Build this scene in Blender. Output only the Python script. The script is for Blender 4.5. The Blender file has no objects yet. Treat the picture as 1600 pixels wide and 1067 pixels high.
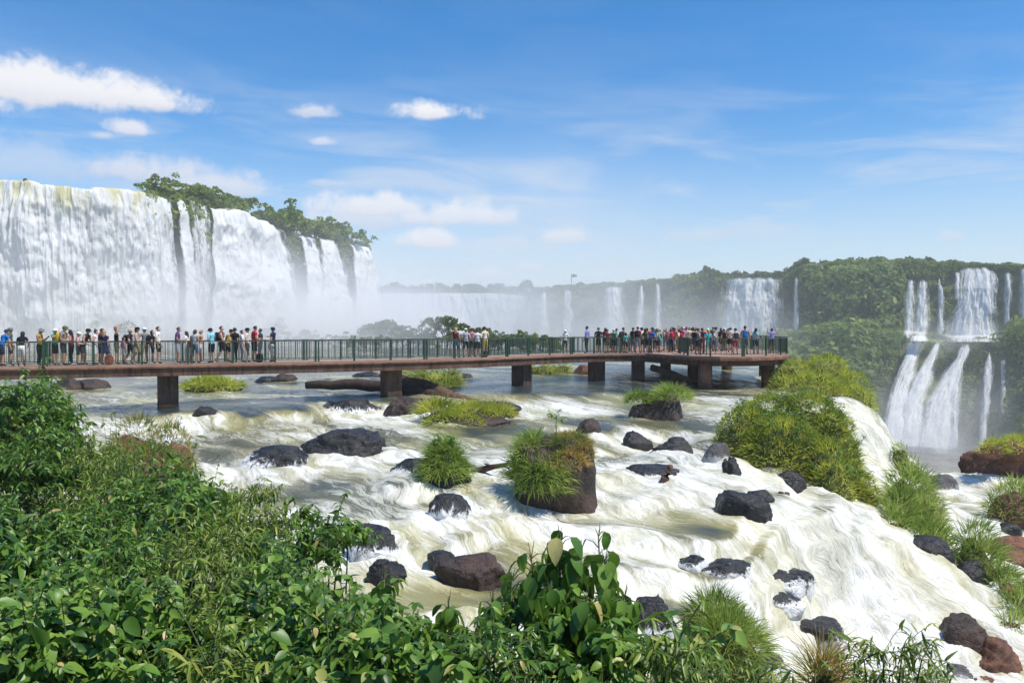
import bpy, bmesh, math, random
import numpy as np
from mathutils import Vector, Matrix, Quaternion

random.seed(7)
RNG = np.random.default_rng(7)
R = math.radians
scene = bpy.context.scene
COL = scene.collection

# ------------------------------------------------------------------ camera
F = 1244.0                       # focal length in photo pixels (28 mm)
HOR = 512.0                      # photo row of the horizon
PITCH = math.atan((533.5 - HOR) / F)
cam_d = bpy.data.cameras.new('camera')
cam_d.lens = 28.0; cam_d.sensor_width = 36.0
cam_d.clip_start = 0.1; cam_d.clip_end = 20000
cam = bpy.data.objects.new('camera', cam_d); COL.objects.link(cam)
cam.rotation_euler = (math.pi / 2 - PITCH, 0, 0)
scene.camera = cam

# ------------------------------------------------------------------ light and exposure
SUN_EL, SUN_AZ = R(62), R(112)     # azimuth from +Y towards +X
sd = Vector((math.cos(SUN_EL) * math.sin(SUN_AZ), math.cos(SUN_EL) * math.cos(SUN_AZ), math.sin(SUN_EL)))
sun_l = bpy.data.lights.new('sun', 'SUN'); sun_l.energy = 5.0; sun_l.angle = R(0.53); sun_l.color = (1.0, 0.95, 0.87)
sun = bpy.data.objects.new('sun', sun_l); COL.objects.link(sun)
sun.rotation_euler = (-sd).to_track_quat('-Z', 'Y').to_euler()
vs = scene.view_settings
vs.view_transform = 'Standard'; vs.look = 'None'; vs.exposure = 0.12; vs.gamma = 1.0
cy = scene.cycles
cy.use_denoising = True
cy.max_bounces = 8; cy.diffuse_bounces = 3; cy.glossy_bounces = 2; cy.transmission_bounces = 3
cy.transparent_max_bounces = 12; cy.volume_bounces = 3
cy.volume_step_rate = 1.0; cy.volume_max_steps = 48
cy.use_adaptive_sampling = True; cy.adaptive_threshold = 0.02
cy.caustics_reflective = False; cy.caustics_refractive = False


def px(x, y, d):
    """photo pixel + distance along +Y -> point"""
    u = (x - 800.0) / F; v = (533.5 - y) / F
    Y = math.cos(PITCH) + v * math.sin(PITCH); Z = -math.sin(PITCH) + v * math.cos(PITCH)
    return Vector((u / Y * d, d, Z / Y * d))


def pxv(x, y, d):
    x = np.asarray(x, float); y = np.asarray(y, float); d = np.asarray(d, float)
    u = (x - 800.0) / F; v = (533.5 - y) / F
    Y = math.cos(PITCH) + v * math.sin(PITCH); Z = -math.sin(PITCH) + v * math.cos(PITCH)
    return np.stack(np.broadcast_arrays(u / Y * d, d, Z / Y * d), -1)


def at_z(x, y, z):
    p = px(x, y, 1.0)
    return p * (z / p.z)


# ------------------------------------------------------------------ node helper
class NT:
    def __init__(s, tree):
        s.t = tree; s.n = tree.nodes; s.l = tree.links

    def node(s, typ, ins=None, **props):
        n = s.n.new(typ)
        for k, v in props.items(): setattr(n, k, v)
        for k, v in (ins or {}).items():
            sock = n.inputs[k]
            if hasattr(v, 'links') and hasattr(v, 'is_output'): s.l.new(v, sock)
            else: sock.default_value = v
        return n

    def m(s, op, a, b=None, c=None, clamp=False):
        n = s.n.new('ShaderNodeMath'); n.operation = op; n.use_clamp = clamp
        for i, v in enumerate((a, b, c)):
            if v is None: continue
            if hasattr(v, 'is_output'): s.l.new(v, n.inputs[i])
            else: n.inputs[i].default_value = v
        return n.outputs[0]

    def vm(s, op, a, b=None):
        n = s.n.new('ShaderNodeVectorMath'); n.operation = op
        for i, v in enumerate((a, b)):
            if v is None: continue
            if hasattr(v, 'is_output'): s.l.new(v, n.inputs[i])
            else: n.inputs[i].default_value = v
        return n.outputs['Value'] if op in ('LENGTH', 'DOT_PRODUCT', 'DISTANCE') else n.outputs[0]

    def noise(s, vec, scale, detail=4, rough=0.55, dist=0.0, dims='3D'):
        n = s.node('ShaderNodeTexNoise', {'Scale': scale, 'Detail': detail, 'Roughness': rough, 'Distortion': dist}, noise_dimensions=dims)
        if vec is not None: s.l.new(vec, n.inputs['Vector'])
        return n.outputs['Fac']

    def mapr(s, v, a, b, c=0.0, d=1.0, smooth=True):
        n = s.node('ShaderNodeMapRange', {'From Min': a, 'From Max': b, 'To Min': c, 'To Max': d})
        n.interpolation_type = 'SMOOTHSTEP' if smooth else 'LINEAR'
        s.l.new(v, n.inputs['Value'])
        return n.outputs[0]

    def ramp(s, v, stops):
        n = s.n.new('ShaderNodeValToRGB'); r = n.color_ramp
        while len(r.elements) < len(stops): r.elements.new(0.5)
        for e, (p, c) in zip(r.elements, stops):
            e.position = p; e.color = (c[0], c[1], c[2], 1)
        s.l.new(v, n.inputs[0]); return n.outputs[0]

    def mix(s, fac, a, b):
        n = s.n.new('ShaderNodeMix'); n.data_type = 'RGBA'
        for k, v in ((0, fac), (6, a), (7, b)):
            if hasattr(v, 'is_output'): s.l.new(v, n.inputs[k])
            else: n.inputs[k].default_value = v if k == 0 else (v[0], v[1], v[2], 1)
        return n.outputs[2]

    def attr(s, name, out='Fac'):
        n = s.n.new('ShaderNodeAttribute'); n.attribute_name = name
        return n.outputs[out]

    def bump(s, h, strength=0.5, dist=0.1):
        n = s.node('ShaderNodeBump', {'Strength': strength, 'Distance': dist}); s.l.new(h, n.inputs['Height'])
        return n.outputs[0]


def new_mat(name):
    m = bpy.data.materials.new(name); m.use_nodes = True
    m.node_tree.nodes.clear()
    t = NT(m.node_tree)
    out = t.node('ShaderNodeOutputMaterial')
    return m, t, out


def principled(t, out, col, rough=0.6, spec=0.4, normal=None, **kw):
    p = t.n.new('ShaderNodeBsdfPrincipled')
    for k, v in (('Base Color', col), ('Roughness', rough), ('Specular IOR Level', spec), ('Normal', normal)):
        if v is None: continue
        if hasattr(v, 'is_output'): t.l.new(v, p.inputs[k])
        elif k == 'Base Color': p.inputs[k].default_value = (v[0], v[1], v[2], 1)
        else: p.inputs[k].default_value = v
    for k, v in kw.items(): p.inputs[k].default_value = v
    if out is not None: t.l.new(p.outputs[0], out.inputs['Surface'])
    return p


# ------------------------------------------------------------------ world: sky with clouds
world = bpy.data.worlds.new('World'); scene.world = world; world.use_nodes = True
world.node_tree.nodes.clear()
t = NT(world.node_tree)
wout = t.node('ShaderNodeOutputWorld')
sky = t.n.new('ShaderNodeTexSky'); sky.sky_type = 'NISHITA'; sky.sun_disc = False
sky.sun_elevation = SUN_EL; sky.sun_rotation = SUN_AZ
sky.altitude = 300; sky.air_density = 1.0; sky.dust_density = 0.3; sky.ozone_density = 2.0
hsv = t.node('ShaderNodeHueSaturation', {'Hue': 0.502, 'Saturation': 1.5, 'Value': 1.0, 'Color': sky.outputs[0]})
gen = t.node('ShaderNodeTexCoord').outputs['Generated']
sep = t.node('ShaderNodeSeparateXYZ', {0: gen})
az = t.m('MULTIPLY', t.m('ARCTAN2', sep.outputs[0], sep.outputs[1]), 180 / math.pi)
el = t.m('MULTIPLY', t.m('ARCSINE', sep.outputs[2]), 180 / math.pi)
big = t.noise(gen, 17.0, 7, 0.62, 0.3)
fine = t.noise(gen, 46.0, 6, 0.62)
nz = t.m('ADD', t.m('MULTIPLY', t.m('SUBTRACT', big, 0.5), 1.7), t.m('MULTIPLY', t.m('SUBTRACT', fine, 0.5), 1.0))


def aze(x, y):
    p = px(x, y, 1.0).normalized()
    return math.degrees(math.atan2(p.x, p.y)), math.degrees(math.asin(p.z))


# cumulus: photo centre, half widths in px, opacity, brightness
CLOUDS = [(30, 140, 130, 52, 1.0, 1.0), (120, 150, 130, 42, 1.0, 1.0), (215, 158, 105, 32, 1.0, 1.0), (-110, 150, 150, 56, 1.0, 1.0), (204, 204, 50, 19, .85, .95),
          (160, 213, 28, 10, .6, .9), (494, 176, 46, 21, .7, .95), (688, 178, 62, 21, 1.0, 1.0), (507, 223, 20, 11, .6, .95),
          (215, 270, 120, 36, .75, .9), (330, 296, 110, 30, .65, .9), (505, 287, 40, 9, .45, .9), (600, 326, 120, 30, .9, 1.0), (720, 340, 130, 28, .85, 1.0),
          (674, 378, 54, 22, .95, 1.0), (560, 345, 100, 28, .6, .9), (880, 372, 52, 20, .75, .97), (770, 432, 40, 15, .75, .97),
          (825, 419, 24, 11, .6, .93), (1080, 372, 80, 22, .35, .88), (40, 258, 160, 46, .4, .87), (1490, 372, 26, 14, .35, .9), (800, 385, 90, 20, .4, .88)]
cov = None; shade = None
for (cx, cyy, hw, hh, op, br) in CLOUDS:
    a, e = aze(cx, cyy); a2, _ = aze(cx + hw, cyy); _, e2 = aze(cx, cyy - hh)
    ra, re = abs(a2 - a) * 1.25, abs(e2 - e) * 1.25
    da = t.m('DIVIDE', t.m('SUBTRACT', az, a), ra)
    de = t.m('DIVIDE', t.m('SUBTRACT', el, e), re)
    # flat base: the lower half is squeezed
    dlow = t.m('MULTIPLY', t.m('MINIMUM', de, 0.0), 1.9)
    dup = t.m('MAXIMUM', de, 0.0)
    r2 = t.m('SQRT', t.m('ADD', t.m('MULTIPLY', da, da), t.m('ADD', t.m('MULTIPLY', dlow, dlow), t.m('MULTIPLY', dup, dup))))
    v = t.mapr(t.m('ADD', t.m('SUBTRACT', 1.0, r2), nz), 0.05, 0.72, 0.0, op)
    sh = t.m('MULTIPLY', v, t.mapr(de, -0.75, 0.35, 0.72 * br, br))
    if cov is None: cov, shade = v, sh
    else:
        shade = t.m('MAXIMUM', shade, sh); cov = t.m('MAXIMUM', cov, v)
# thin high veil and wisps all round the sky
stv = t.node('ShaderNodeCombineXYZ', {0: t.m('MULTIPLY', az, 0.035), 1: t.m('ADD', t.m('MULTIPLY', el, 0.19), t.m('MULTIPLY', az, 0.012)), 2: 0.0}).outputs[0]
wis = t.noise(stv, 2.2, 7, 0.6, 0.6)
wis2 = t.noise(stv, 0.9, 3, 0.5, 0.2)
veil = t.m('MULTIPLY', t.mapr(t.m('ADD', wis, t.m('MULTIPLY', wis2, 0.7)), 0.70, 1.10), t.m('MULTIPLY', t.mapr(el, 0.0, 8.0, 0.6, 1.0), t.mapr(el, 8.0, 19.0, 1.0, 0.06)))
low = t.mapr(el, -2.0, 14.5, 0.80, 0.0)
veil = t.m('MAXIMUM', t.m('MULTIPLY', veil, 0.85), low)
SKYS = 0.148
veilc = t.mix(veil, hsv.outputs[0], (4.15, 4.65, 5.35))
cc = t.vm('MULTIPLY', (5.8, 5.8, 6.0), t.node('ShaderNodeCombineXYZ', {0: t.m('DIVIDE', shade, t.m('MAXIMUM', cov, 0.001)), 1: t.m('DIVIDE', shade, t.m('MAXIMUM', cov, 0.001)), 2: t.m('POWER', t.m('DIVIDE', shade, t.m('MAXIMUM', cov, 0.001)), 0.7)}).outputs[0])
skyc = t.mix(cov, veilc, cc)
bg = t.node('ShaderNodeBackground', {'Color': skyc, 'Strength': SKYS})
t.l.new(bg.outputs[0], wout.inputs['Surface'])


# ------------------------------------------------------------------ numpy noise
def _hash(ix, iy, iz, seed):
    h = (ix * 374761393 + iy * 668265263 + iz * 2147483647 + seed * 1274126177) & 0xFFFFFFFF
    h = ((h ^ (h >> 13)) * 1274126177) & 0xFFFFFFFF
    h = ((h ^ (h >> 16)) * 2246822519) & 0xFFFFFFFF
    return ((h ^ (h >> 15)) & 0xFFFFFF) / float(0xFFFFFF)


def vnoise(p, seed=0):
    p = np.asarray(p, float); i = np.floor(p).astype(np.int64); f = p - i
    f = f * f * f * (f * (f * 6 - 15) + 10)
    o = 0
    for dx in (0, 1):
        wx = f[..., 0] if dx else 1 - f[..., 0]
        for dy in (0, 1):
            wy = f[..., 1] if dy else 1 - f[..., 1]
            for dz in (0, 1):
                wz = f[..., 2] if dz else 1 - f[..., 2]
                o = o + wx * wy * wz * _hash(i[..., 0] + dx, i[..., 1] + dy, i[..., 2] + dz, seed)
    return o


def fbm(p, octv=4, seed=0, gain=0.5, ridged=False):
    p = np.asarray(p, float); a = 1.0; s = 0.0; tot = 0.0
    for k in range(octv):
        n = vnoise(p, seed + 17 * k)
        if ridged: n = 1 - np.abs(2 * n - 1)
        s = s + a * n; tot += a; a *= gain; p = p * 2.03 + 11.3
    return s / tot


def sstep(a, b, x):
    q = np.clip((x - a) / (b - a), 0, 1)
    return q * q * (3 - 2 * q)


# ------------------------------------------------------------------ mesh helpers
def mesh_np(name, V, Fc, smooth=True, attrs=None, uv=None):
    """V (n,3); Fc (m,k) array of one face size, or list of such arrays"""
    me = bpy.data.meshes.new(name)
    V = np.asarray(V, np.float32)
    if not isinstance(Fc, (list, tuple)): Fc = [Fc]
    Fc = [np.asarray(f, np.int32) for f in Fc if len(f)]
    nl = sum(f.size for f in Fc); nf = sum(len(f) for f in Fc)
    me.vertices.add(len(V)); me.vertices.foreach_set('co', V.ravel())
    me.loops.add(nl); me.polygons.add(nf)
    me.loops.foreach_set('vertex_index', np.concatenate([f.ravel() for f in Fc]))
    tot = np.concatenate([np.full(len(f), f.shape[1], np.int32) for f in Fc])
    st = np.concatenate([[0], np.cumsum(tot)[:-1]]).astype(np.int32)
    me.polygons.foreach_set('loop_start', st)
    me.polygons.foreach_set('loop_total', tot)
    me.polygons.foreach_set('use_smooth', np.full(nf, smooth, bool))
    for k, a in (attrs or {}).items():
        a = np.asarray(a, np.float32)
        if a.ndim == 2:
            at = me.attributes.new(k, 'FLOAT_VECTOR', 'POINT'); at.data.foreach_set('vector', a.ravel())
        else:
            at = me.attributes.new(k, 'FLOAT', 'POINT'); at.data.foreach_set('value', a)
    me.update(calc_edges=True)
    return me


def obj(name, me, mat=None, parent=None, label=None, cat=None, group=None, kind=None):
    o = bpy.data.objects.new(name, me); COL.objects.link(o)
    if mat is not None and me is not None and len(me.materials) == 0: me.materials.append(mat)
    if parent is not None: o.parent = parent
    for k, v in (('label', label), ('category', cat), ('group', group), ('kind', kind)):
        if v: o[k] = v
    return o


def thing(name, label, cat, loc=(0, 0, 0), rz=0.0, group=None):
    o = obj(name, None, label=label, cat=cat, group=group)
    o.location = loc; o.rotation_euler = (0, 0, rz); o.empty_display_size = 0.2
    return o


def grid_faces(nu, nv):
    i = np.arange((nu - 1) * (nv - 1)); a = (i // (nv - 1)) * nv + i % (nv - 1)
    return np.stack([a, a + nv, a + nv + 1, a + 1], 1)


class MB:
    """collects boxes, tubes and plates into one mesh"""
    def __init__(s): s.v = []; s.f = []; s.n = 0

    def add(s, V, Fs):
        V = np.asarray(V, float)
        for f in Fs: s.f.append(tuple(int(i) + s.n for i in f))
        s.v.append(V); s.n += len(V)

    def box(s, c, size, ax=None):
        c = np.asarray(c, float); h = np.asarray(size, float) / 2
        ax = np.eye(3) if ax is None else np.asarray(ax, float)
        V = [c + ax[0] * h[0] * i + ax[1] * h[1] * j + ax[2] * h[2] * k for i in (-1, 1) for j in (-1, 1) for k in (-1, 1)]
        s.add(V, [(0, 1, 3, 2), (4, 6, 7, 5), (0, 4, 5, 1), (2, 3, 7, 6), (0, 2, 6, 4), (1, 5, 7, 3)])

    def bar(s, a, b, w, h):
        a = np.asarray(a, float); b = np.asarray(b, float); d = b - a; L = np.linalg.norm(d); d /= L
        up = np.array([0, 0, 1.0]) if abs(d[2]) < .9 else np.array([1.0, 0, 0])
        x = np.cross(d, up); x /= np.linalg.norm(x); z = np.cross(x, d)
        s.box((a + b) / 2, (w, L, h), (x, d, z))

    def tube(s, pts, rad, n=8, cap=True):
        pts = [np.asarray(p, float) for p in pts]; rings = []
        for k, p in enumerate(pts):
            d = pts[min(k + 1, len(pts) - 1)] - pts[max(k - 1, 0)]; d = d / (np.linalg.norm(d) + 1e-9)
            up = np.array([0, 0, 1.0]) if abs(d[2]) < .9 else np.array([1.0, 0, 0])
            x = np.cross(d, up); x /= np.linalg.norm(x); y = np.cross(d, x)
            r = rad[k] if hasattr(rad, '__len__') else rad
            rings += [p + r * (math.cos(q) * x + math.sin(q) * y) for q in np.arange(n) * 2 * math.pi / n]
        Fs = []
        for k in range(len(pts) - 1):
            for j in range(n):
                a = k * n + j; b = k * n + (j + 1) % n
                Fs.append((a, b, b + n, a + n))
        if cap:
            Fs.append(tuple(range(n))[::-1]); Fs.append(tuple(range((len(pts) - 1) * n, len(pts) * n)))
        s.add(rings, Fs)

    def build(s, name, mat=None, parent=None, smooth=False, **kw):
        me = bpy.data.meshes.new(name)
        me.from_pydata(np.concatenate(s.v).tolist() if s.v else [], [], s.f)
        me.polygons.foreach_set('use_smooth', [smooth] * len(me.polygons)); me.update()
        return obj(name, me, mat, parent, **kw)


# ------------------------------------------------------------------ materials
def mat_water():
    m, t, out = new_mat('river_water')
    pos = t.node('ShaderNodeNewGeometry').outputs['Position']
    foam = t.attr('foam'); flow = t.attr('flow', 'Vector')
    dist = t.node('ShaderNodeTexNoise', {'Scale': 0.55, 'Detail': 3.0, 'Vector': pos})
    off = t.vm('MULTIPLY', t.vm('SUBTRACT', dist.outputs['Color'], (0.5, 0.5, 0.5)), (1.6, 1.6, 0.5))
    fv = t.vm('ADD', flow, off)
    st = t.vm('MULTIPLY', fv, (0.26, 1.7, 1.0))
    n1 = t.noise(st, 1.1, 7, 0.66, 0.5)
    n2 = t.noise(t.vm('MULTIPLY', fv, (0.8, 5.6, 2.0)), 1.6, 5, 0.68, 0.3)
    n3 = t.noise(t.vm('MULTIPLY', fv, (4.0, 13.0, 7.0)), 1.4, 3, 0.7)
    s = t.m('ADD', t.m('MULTIPLY', n1, 0.58), t.m('ADD', t.m('MULTIPLY', n2, 0.28), t.m('MULTIPLY', n3, 0.14)))
    s = t.m('ADD', t.m('MULTIPLY', t.m('SUBTRACT', s, 0.5), 1.7), 0.5)
    thr = t.m('SUBTRACT', 0.88, t.m('MULTIPLY', t.m('MINIMUM', foam, 0.90), 0.56))
    k = t.node('ShaderNodeMapRange', {'Value': t.m('SUBTRACT', s, thr), 'From Min': -0.17, 'From Max': 0.24})
    lace = t.noise(t.vm('MULTIPLY', fv, (2.2, 6.5, 4.0)), 1.7, 6, 0.78, 0.6)
    fk = t.m('MULTIPLY', k.outputs[0], t.mapr(lace, 0.32, 0.50, 0.62, 1.0))
    # clear dark water, straw coloured aerated water, creamy thin foam, white thick foam
    blot = t.noise(t.vm('MULTIPLY', fv, (0.3, 0.7, 1.0)), 0.6, 4, 0.55)
    tint = t.mix(t.mapr(blot, 0.35, 0.65), (0.12, 0.115, 0.065), (0.30, 0.275, 0.12))
    dark = t.mix(t.mapr(foam, 0.10, 0.42), (0.035, 0.052, 0.055), tint)
    cream = t.mix(t.mapr(blot, 0.4, 0.66), (0.50, 0.49, 0.40), (0.49, 0.46, 0.28))
    white = t.mix(t.mapr(t.noise(t.vm('MULTIPLY', fv, (0.5, 1.1, 1.0)), 0.8, 5, 0.6), 0.40, 0.66), (0.82, 0.82, 0.81), (0.68, 0.66, 0.52))
    col = t.mix(t.mapr(fk, 0.0, 0.55), dark, cream)
    col = t.mix(t.mapr(fk, 0.42, 1.0), col, white)
    rough = t.m('ADD', t.m('MULTIPLY', fk, 0.6), 0.12)
    h = t.m('ADD', t.m('MULTIPLY', n2, 0.55), t.m('ADD', t.m('ADD', t.m('MULTIPLY', n3, 0.16), t.m('MULTIPLY', lace, 0.12)), t.m('MULTIPLY', n1, 0.6)))
    bmp = t.bump(h, 0.6, 0.16)
    p = principled(t, out, col, rough, 0.5, bmp)
    return m


def mat_fall(name='fall_water', scale=1.0, alpha_lo=0.18, alpha_hi=0.5, trans=0.22):
    m, t, out = new_mat(name)
    flow = t.attr('flow', 'Vector'); dens = t.attr('dens')
    wob = t.node('ShaderNodeTexNoise', {'Scale': 0.25 * scale, 'Detail': 3.0, 'Vector': flow})
    fl2 = t.vm('ADD', flow, t.vm('MULTIPLY', t.vm('SUBTRACT', wob.outputs['Color'], (0.5, 0.5, 0.5)), (2.2 / scale, 5.0 / scale, 0.0)))
    n1 = t.noise(t.vm('MULTIPLY', fl2, (1.0 * scale, 0.12 * scale, 1.0)), 0.8, 6, 0.62, 0.2)
    n2 = t.noise(t.vm('MULTIPLY', fl2, (2.2 * scale, 0.8 * scale, 1.0)), 0.9, 6, 0.72, 0.5)
    n3 = t.noise(t.vm('MULTIPLY', fl2, (0.42 * scale, 0.34 * scale, 1.0)), 0.7, 5, 0.62, 0.8)
    s = t.m('ADD', t.m('MULTIPLY', n1, 0.5), t.m('MULTIPLY', n2, 0.5))
    al = t.m('SUBTRACT', t.m('ADD', t.m('ADD', t.m('MULTIPLY', t.m('SUBTRACT', s, 0.5), 1.9), 0.5), dens), 1.0)
    k = t.node('ShaderNodeMapRange', {'Value': al, 'From Min': alpha_lo - 0.3, 'From Max': alpha_hi - 0.3})
    col = t.mix(t.mapr(n3, 0.34, 0.62), (0.74, 0.74, 0.71), (0.90, 0.90, 0.88))
    col = t.mix(t.mapr(n2, 0.30, 0.48), (0.62, 0.63, 0.62), col)
    col = t.mix(t.mapr(n1, 0.30, 0.46, 0.5, 0.0), col, (0.52, 0.54, 0.53))
    # the smooth brink is glassy and straw coloured
    brink = t.m('MULTIPLY', t.attr('brink'), t.mapr(n1, 0.42, 0.6))
    col = t.mix(brink, col, (0.62, 0.58, 0.30))
    bmp = t.bump(t.m('ADD', t.m('MULTIPLY', n2, 0.7), t.m('ADD', t.m('MULTIPLY', n1, 0.5), n3)), 0.5, 0.7 / scale)
    p = principled(t, None, col, 0.8, 0.2, bmp)
    tl = t.node('ShaderNodeBsdfTranslucent', {'Color': (0.92, 0.93, 0.93, 1)})
    mx = t.node('ShaderNodeMixShader', {0: trans, 1: p.outputs[0], 2: tl.outputs[0]})
    tr = t.node('ShaderNodeBsdfTransparent')
    mm = t.node('ShaderNodeMixShader', {0: k.outputs[0], 1: tr.outputs[0], 2: mx.outputs[0]})
    t.l.new(mm.outputs[0], out.inputs['Surface'])
    return m


def mat_rock(name, c0, c1, wet=0.35, spray=0.0):
    m, t, out = new_mat(name)
    tc = t.node('ShaderNodeNewGeometry'); pos = tc.outputs['Position']
    n1 = t.noise(pos, 1.6, 8, 0.65, 0.4); n2 = t.noise(pos, 9.0, 6, 0.7)
    vor = t.node('ShaderNodeTexVoronoi', {'Scale': 2.6, 'Vector': t.vm('ADD', pos, t.vm('MULTIPLY', t.node('ShaderNodeTexNoise', {'Scale': 1.5, 'Vector': pos}).outputs['Color'], (0.7, 0.7, 0.7)))}, feature='DISTANCE_TO_EDGE')
    crack = t.mapr(vor.outputs['Distance'], 0.0, 0.06)
    col = t.mix(t.mapr(t.m('ADD', t.m('MULTIPLY', n1, 0.7), t.m('MULTIPLY', n2, 0.3)), 0.36, 0.64), c0, c1)
    col = t.mix(t.m('MULTIPLY', t.m('SUBTRACT', 1.0, crack), 0.22), col, (c0[0] * .5, c0[1] * .5, c0[2] * .5))
    rough = t.mapr(n1, 0.3, 0.7, 0.75 - wet, 0.85 - wet * 0.5)
    if spray > 0:
        hz = t.attr('low')
        f = t.noise(t.vm('MULTIPLY', pos, (1.0, 1.0, 0.4)), 4.5, 8, 0.8, 0.8)
        f = t.mapr(t.m('ADD', f, t.m('MULTIPLY', hz, 0.27)), 0.62, 0.70, 0.0, spray)
        col = t.mix(f, col, (0.80, 0.80, 0.78))
        rough = t.m('MAXIMUM', rough, t.m('MULTIPLY', f, 0.6))
    h = t.m('ADD', n1, t.m('ADD', t.m('MULTIPLY', n2, 0.35), t.m('MULTIPLY', crack, 0.10)))
    principled(t, out, col, rough, 0.45, t.bump(h, 0.8, 0.16))
    return m


def mat_leaf(name, ramp, trans=0.28, rough=0.42, spec=0.45, tcol=(0.30, 0.48, 0.06)):
    m, t, out = new_mat(name)
    oi = t.node('ShaderNodeObjectInfo').outputs['Random']
    r = t.m('FRACT', t.m('ADD', t.attr('rnd'), oi))
    pos = t.node('ShaderNodeNewGeometry').outputs['Position']
    col = t.ramp(r, ramp)
    col = t.mix(t.m('MULTIPLY', t.noise(pos, 22.0, 2, 0.6), 0.35), col, (ramp[0][1][0] * .6, ramp[0][1][1] * .6, ramp[0][1][2] * .6))
    p = principled(t, None, col, rough, spec)
    tl = t.n.new('ShaderNodeBsdfTranslucent')
    t.l.new(t.mix(0.55, col, tcol), tl.inputs[0])
    mx = t.node('ShaderNodeMixShader', {0: trans, 1: p.outputs[0], 2: tl.outputs[0]})
    t.l.new(mx.outputs[0], out.inputs['Surface'])
    return m


def mat_grass(name, stops, dry=(0.33, 0.22, 0.07)):
    m, t, out = new_mat(name)
    r = t.attr('rnd'); h = t.attr('tip')
    col = t.ramp(r, stops)
    col = t.mix(t.m('MULTIPLY', t.mapr(h, 0.3, 1.0), t.mapr(t.attr('dry'), 0.45, 0.8)), col, dry)
    p = principled(t, None, col, 0.5, 0.3)
    tl = t.n.new('ShaderNodeBsdfTranslucent'); t.l.new(col, tl.inputs[0])
    mx = t.node('ShaderNodeMixShader', {0: 0.45, 1: p.outputs[0], 2: tl.outputs[0]})
    t.l.new(mx.outputs[0], out.inputs['Surface'])
    return m


def mat_concrete(name, c, wetz):
    """weathered concrete: run-down streaks, blotches, a dark algae band above the water"""
    m, t, out = new_mat(name)
    pos = t.node('ShaderNodeNewGeometry').outputs['Position']
    n = t.noise(pos, 1.3, 6, 0.65, 0.4)
    st = t.noise(t.vm('MULTIPLY', pos, (5.0, 5.0, 0.5)), 1.0, 5, 0.7, 0.2)
    col = t.mix(t.mapr(n, 0.3, 0.7), tuple(x * .65 for x in c), tuple(x * 1.35 for x in c))
    col = t.mix(t.mapr(st, 0.48, 0.66, 0.0, 0.75), col, (c[0] * .28, c[1] * .3, c[2] * .33))
    col = t.mix(t.mapr(t.noise(pos, 3.4, 4, 0.6), 0.60, 0.72, 0.0, 0.5), col, (c[0] * 1.9, c[1] * 1.9, c[2] * 1.9))
    z = t.node('ShaderNodeSeparateXYZ', {0: pos}).outputs[2]
    alg = t.mapr(t.m('ADD', z, t.m('MULTIPLY', n, 0.5)), wetz, wetz + 0.55, 1.0, 0.0)
    col = t.mix(t.m('MULTIPLY', alg, 0.8), col, (0.018, 0.020, 0.012))
    h = t.m('ADD', t.noise(pos, 9.0, 5, 0.6), t.m('MULTIPLY', st, 0.6))
    principled(t, out, col, 0.85, 0.2, t.bump(h, 0.5, 0.03))
    return m


def mat_plain(name, c, rough=0.7, spec=0.3, var=0.25, scale=6.0, bump=0.2, metal=0.0):
    m, t, out = new_mat(name)
    pos = t.node('ShaderNodeNewGeometry').outputs['Position']
    n = t.noise(pos, scale, 5, 0.65, 0.3)
    col = t.mix(t.mapr(n, 0.3, 0.7), tuple(x * (1 - var) for x in c), tuple(min(1, x * (1 + var)) for x in c))
    principled(t, out, col, rough, spec, t.bump(t.noise(pos, scale * 6, 4, 0.6), bump, 0.02) if bump else None, Metallic=metal)
    return m


M = {}
M['water'] = mat_water()
M['fall'] = mat_fall()
M['fall_far'] = mat_fall('far_fall_water', 1.7, 0.12, 0.62, 0.3)
M['basalt'] = mat_rock('wet_basalt', (0.007, 0.007, 0.008), (0.034, 0.031, 0.030), 0.5, 0.0)
M['basalt_spray'] = mat_rock('splashed_basalt', (0.007, 0.007, 0.008), (0.032, 0.031, 0.031), 0.52, 0.95)
M['brown_rock'] = mat_rock('brown_rock', (0.022, 0.016, 0.013), (0.085, 0.050, 0.036), 0.28, 0.0)
M['red_rock'] = mat_rock('red_rock', (0.09, 0.038, 0.022), (0.24, 0.105, 0.06), 0.08, 0.0)
M['grey_rock'] = mat_rock('grey_rock', (0.05, 0.048, 0.05), (0.13, 0.12, 0.12), 0.25, 0.4)
M['cliff'] = mat_rock('cliff_rock', (0.030, 0.029, 0.027), (0.085, 0.076, 0.066), 0.2, 0.0)
M['soil'] = mat_plain('soil', (0.035, 0.026, 0.017), 0.9, 0.1, 0.4, 2.0, 0.6)
M['bed'] = mat_plain('riverbed', (0.05, 0.042, 0.035), 0.8, 0.2, 0.4, 1.0, 0.5)
M['pool'] = mat_plain('canyon_water', (0.20, 0.19, 0.15), 0.25, 0.5, 0.3, 0.08, 0.1)
M['leaf'] = mat_leaf('shrub_leaf', [(0.0, (0.019, 0.053, 0.007)), (0.25, (0.048, 0.122, 0.014)), (0.55, (0.094, 0.206, 0.021)), (0.82, (0.163, 0.306, 0.034)), (0.97, (0.263, 0.388, 0.056)), (1.0, (0.425, 0.312, 0.112))])
M['leaf_broad'] = mat_leaf('broad_leaf', [(0.0, (0.038, 0.096, 0.013)), (0.3, (0.087, 0.192, 0.023)), (0.65, (0.154, 0.288, 0.036)), (0.95, (0.256, 0.397, 0.058)), (1.0, (0.620, 0.512, 0.192))])
M['leaf_narrow'] = mat_leaf('narrow_leaf', [(0.0, (0.057, 0.103, 0.014)), (0.4, (0.138, 0.218, 0.025)), (0.8, (0.253, 0.345, 0.040)), (1.0, (0.437, 0.437, 0.092))])
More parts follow.
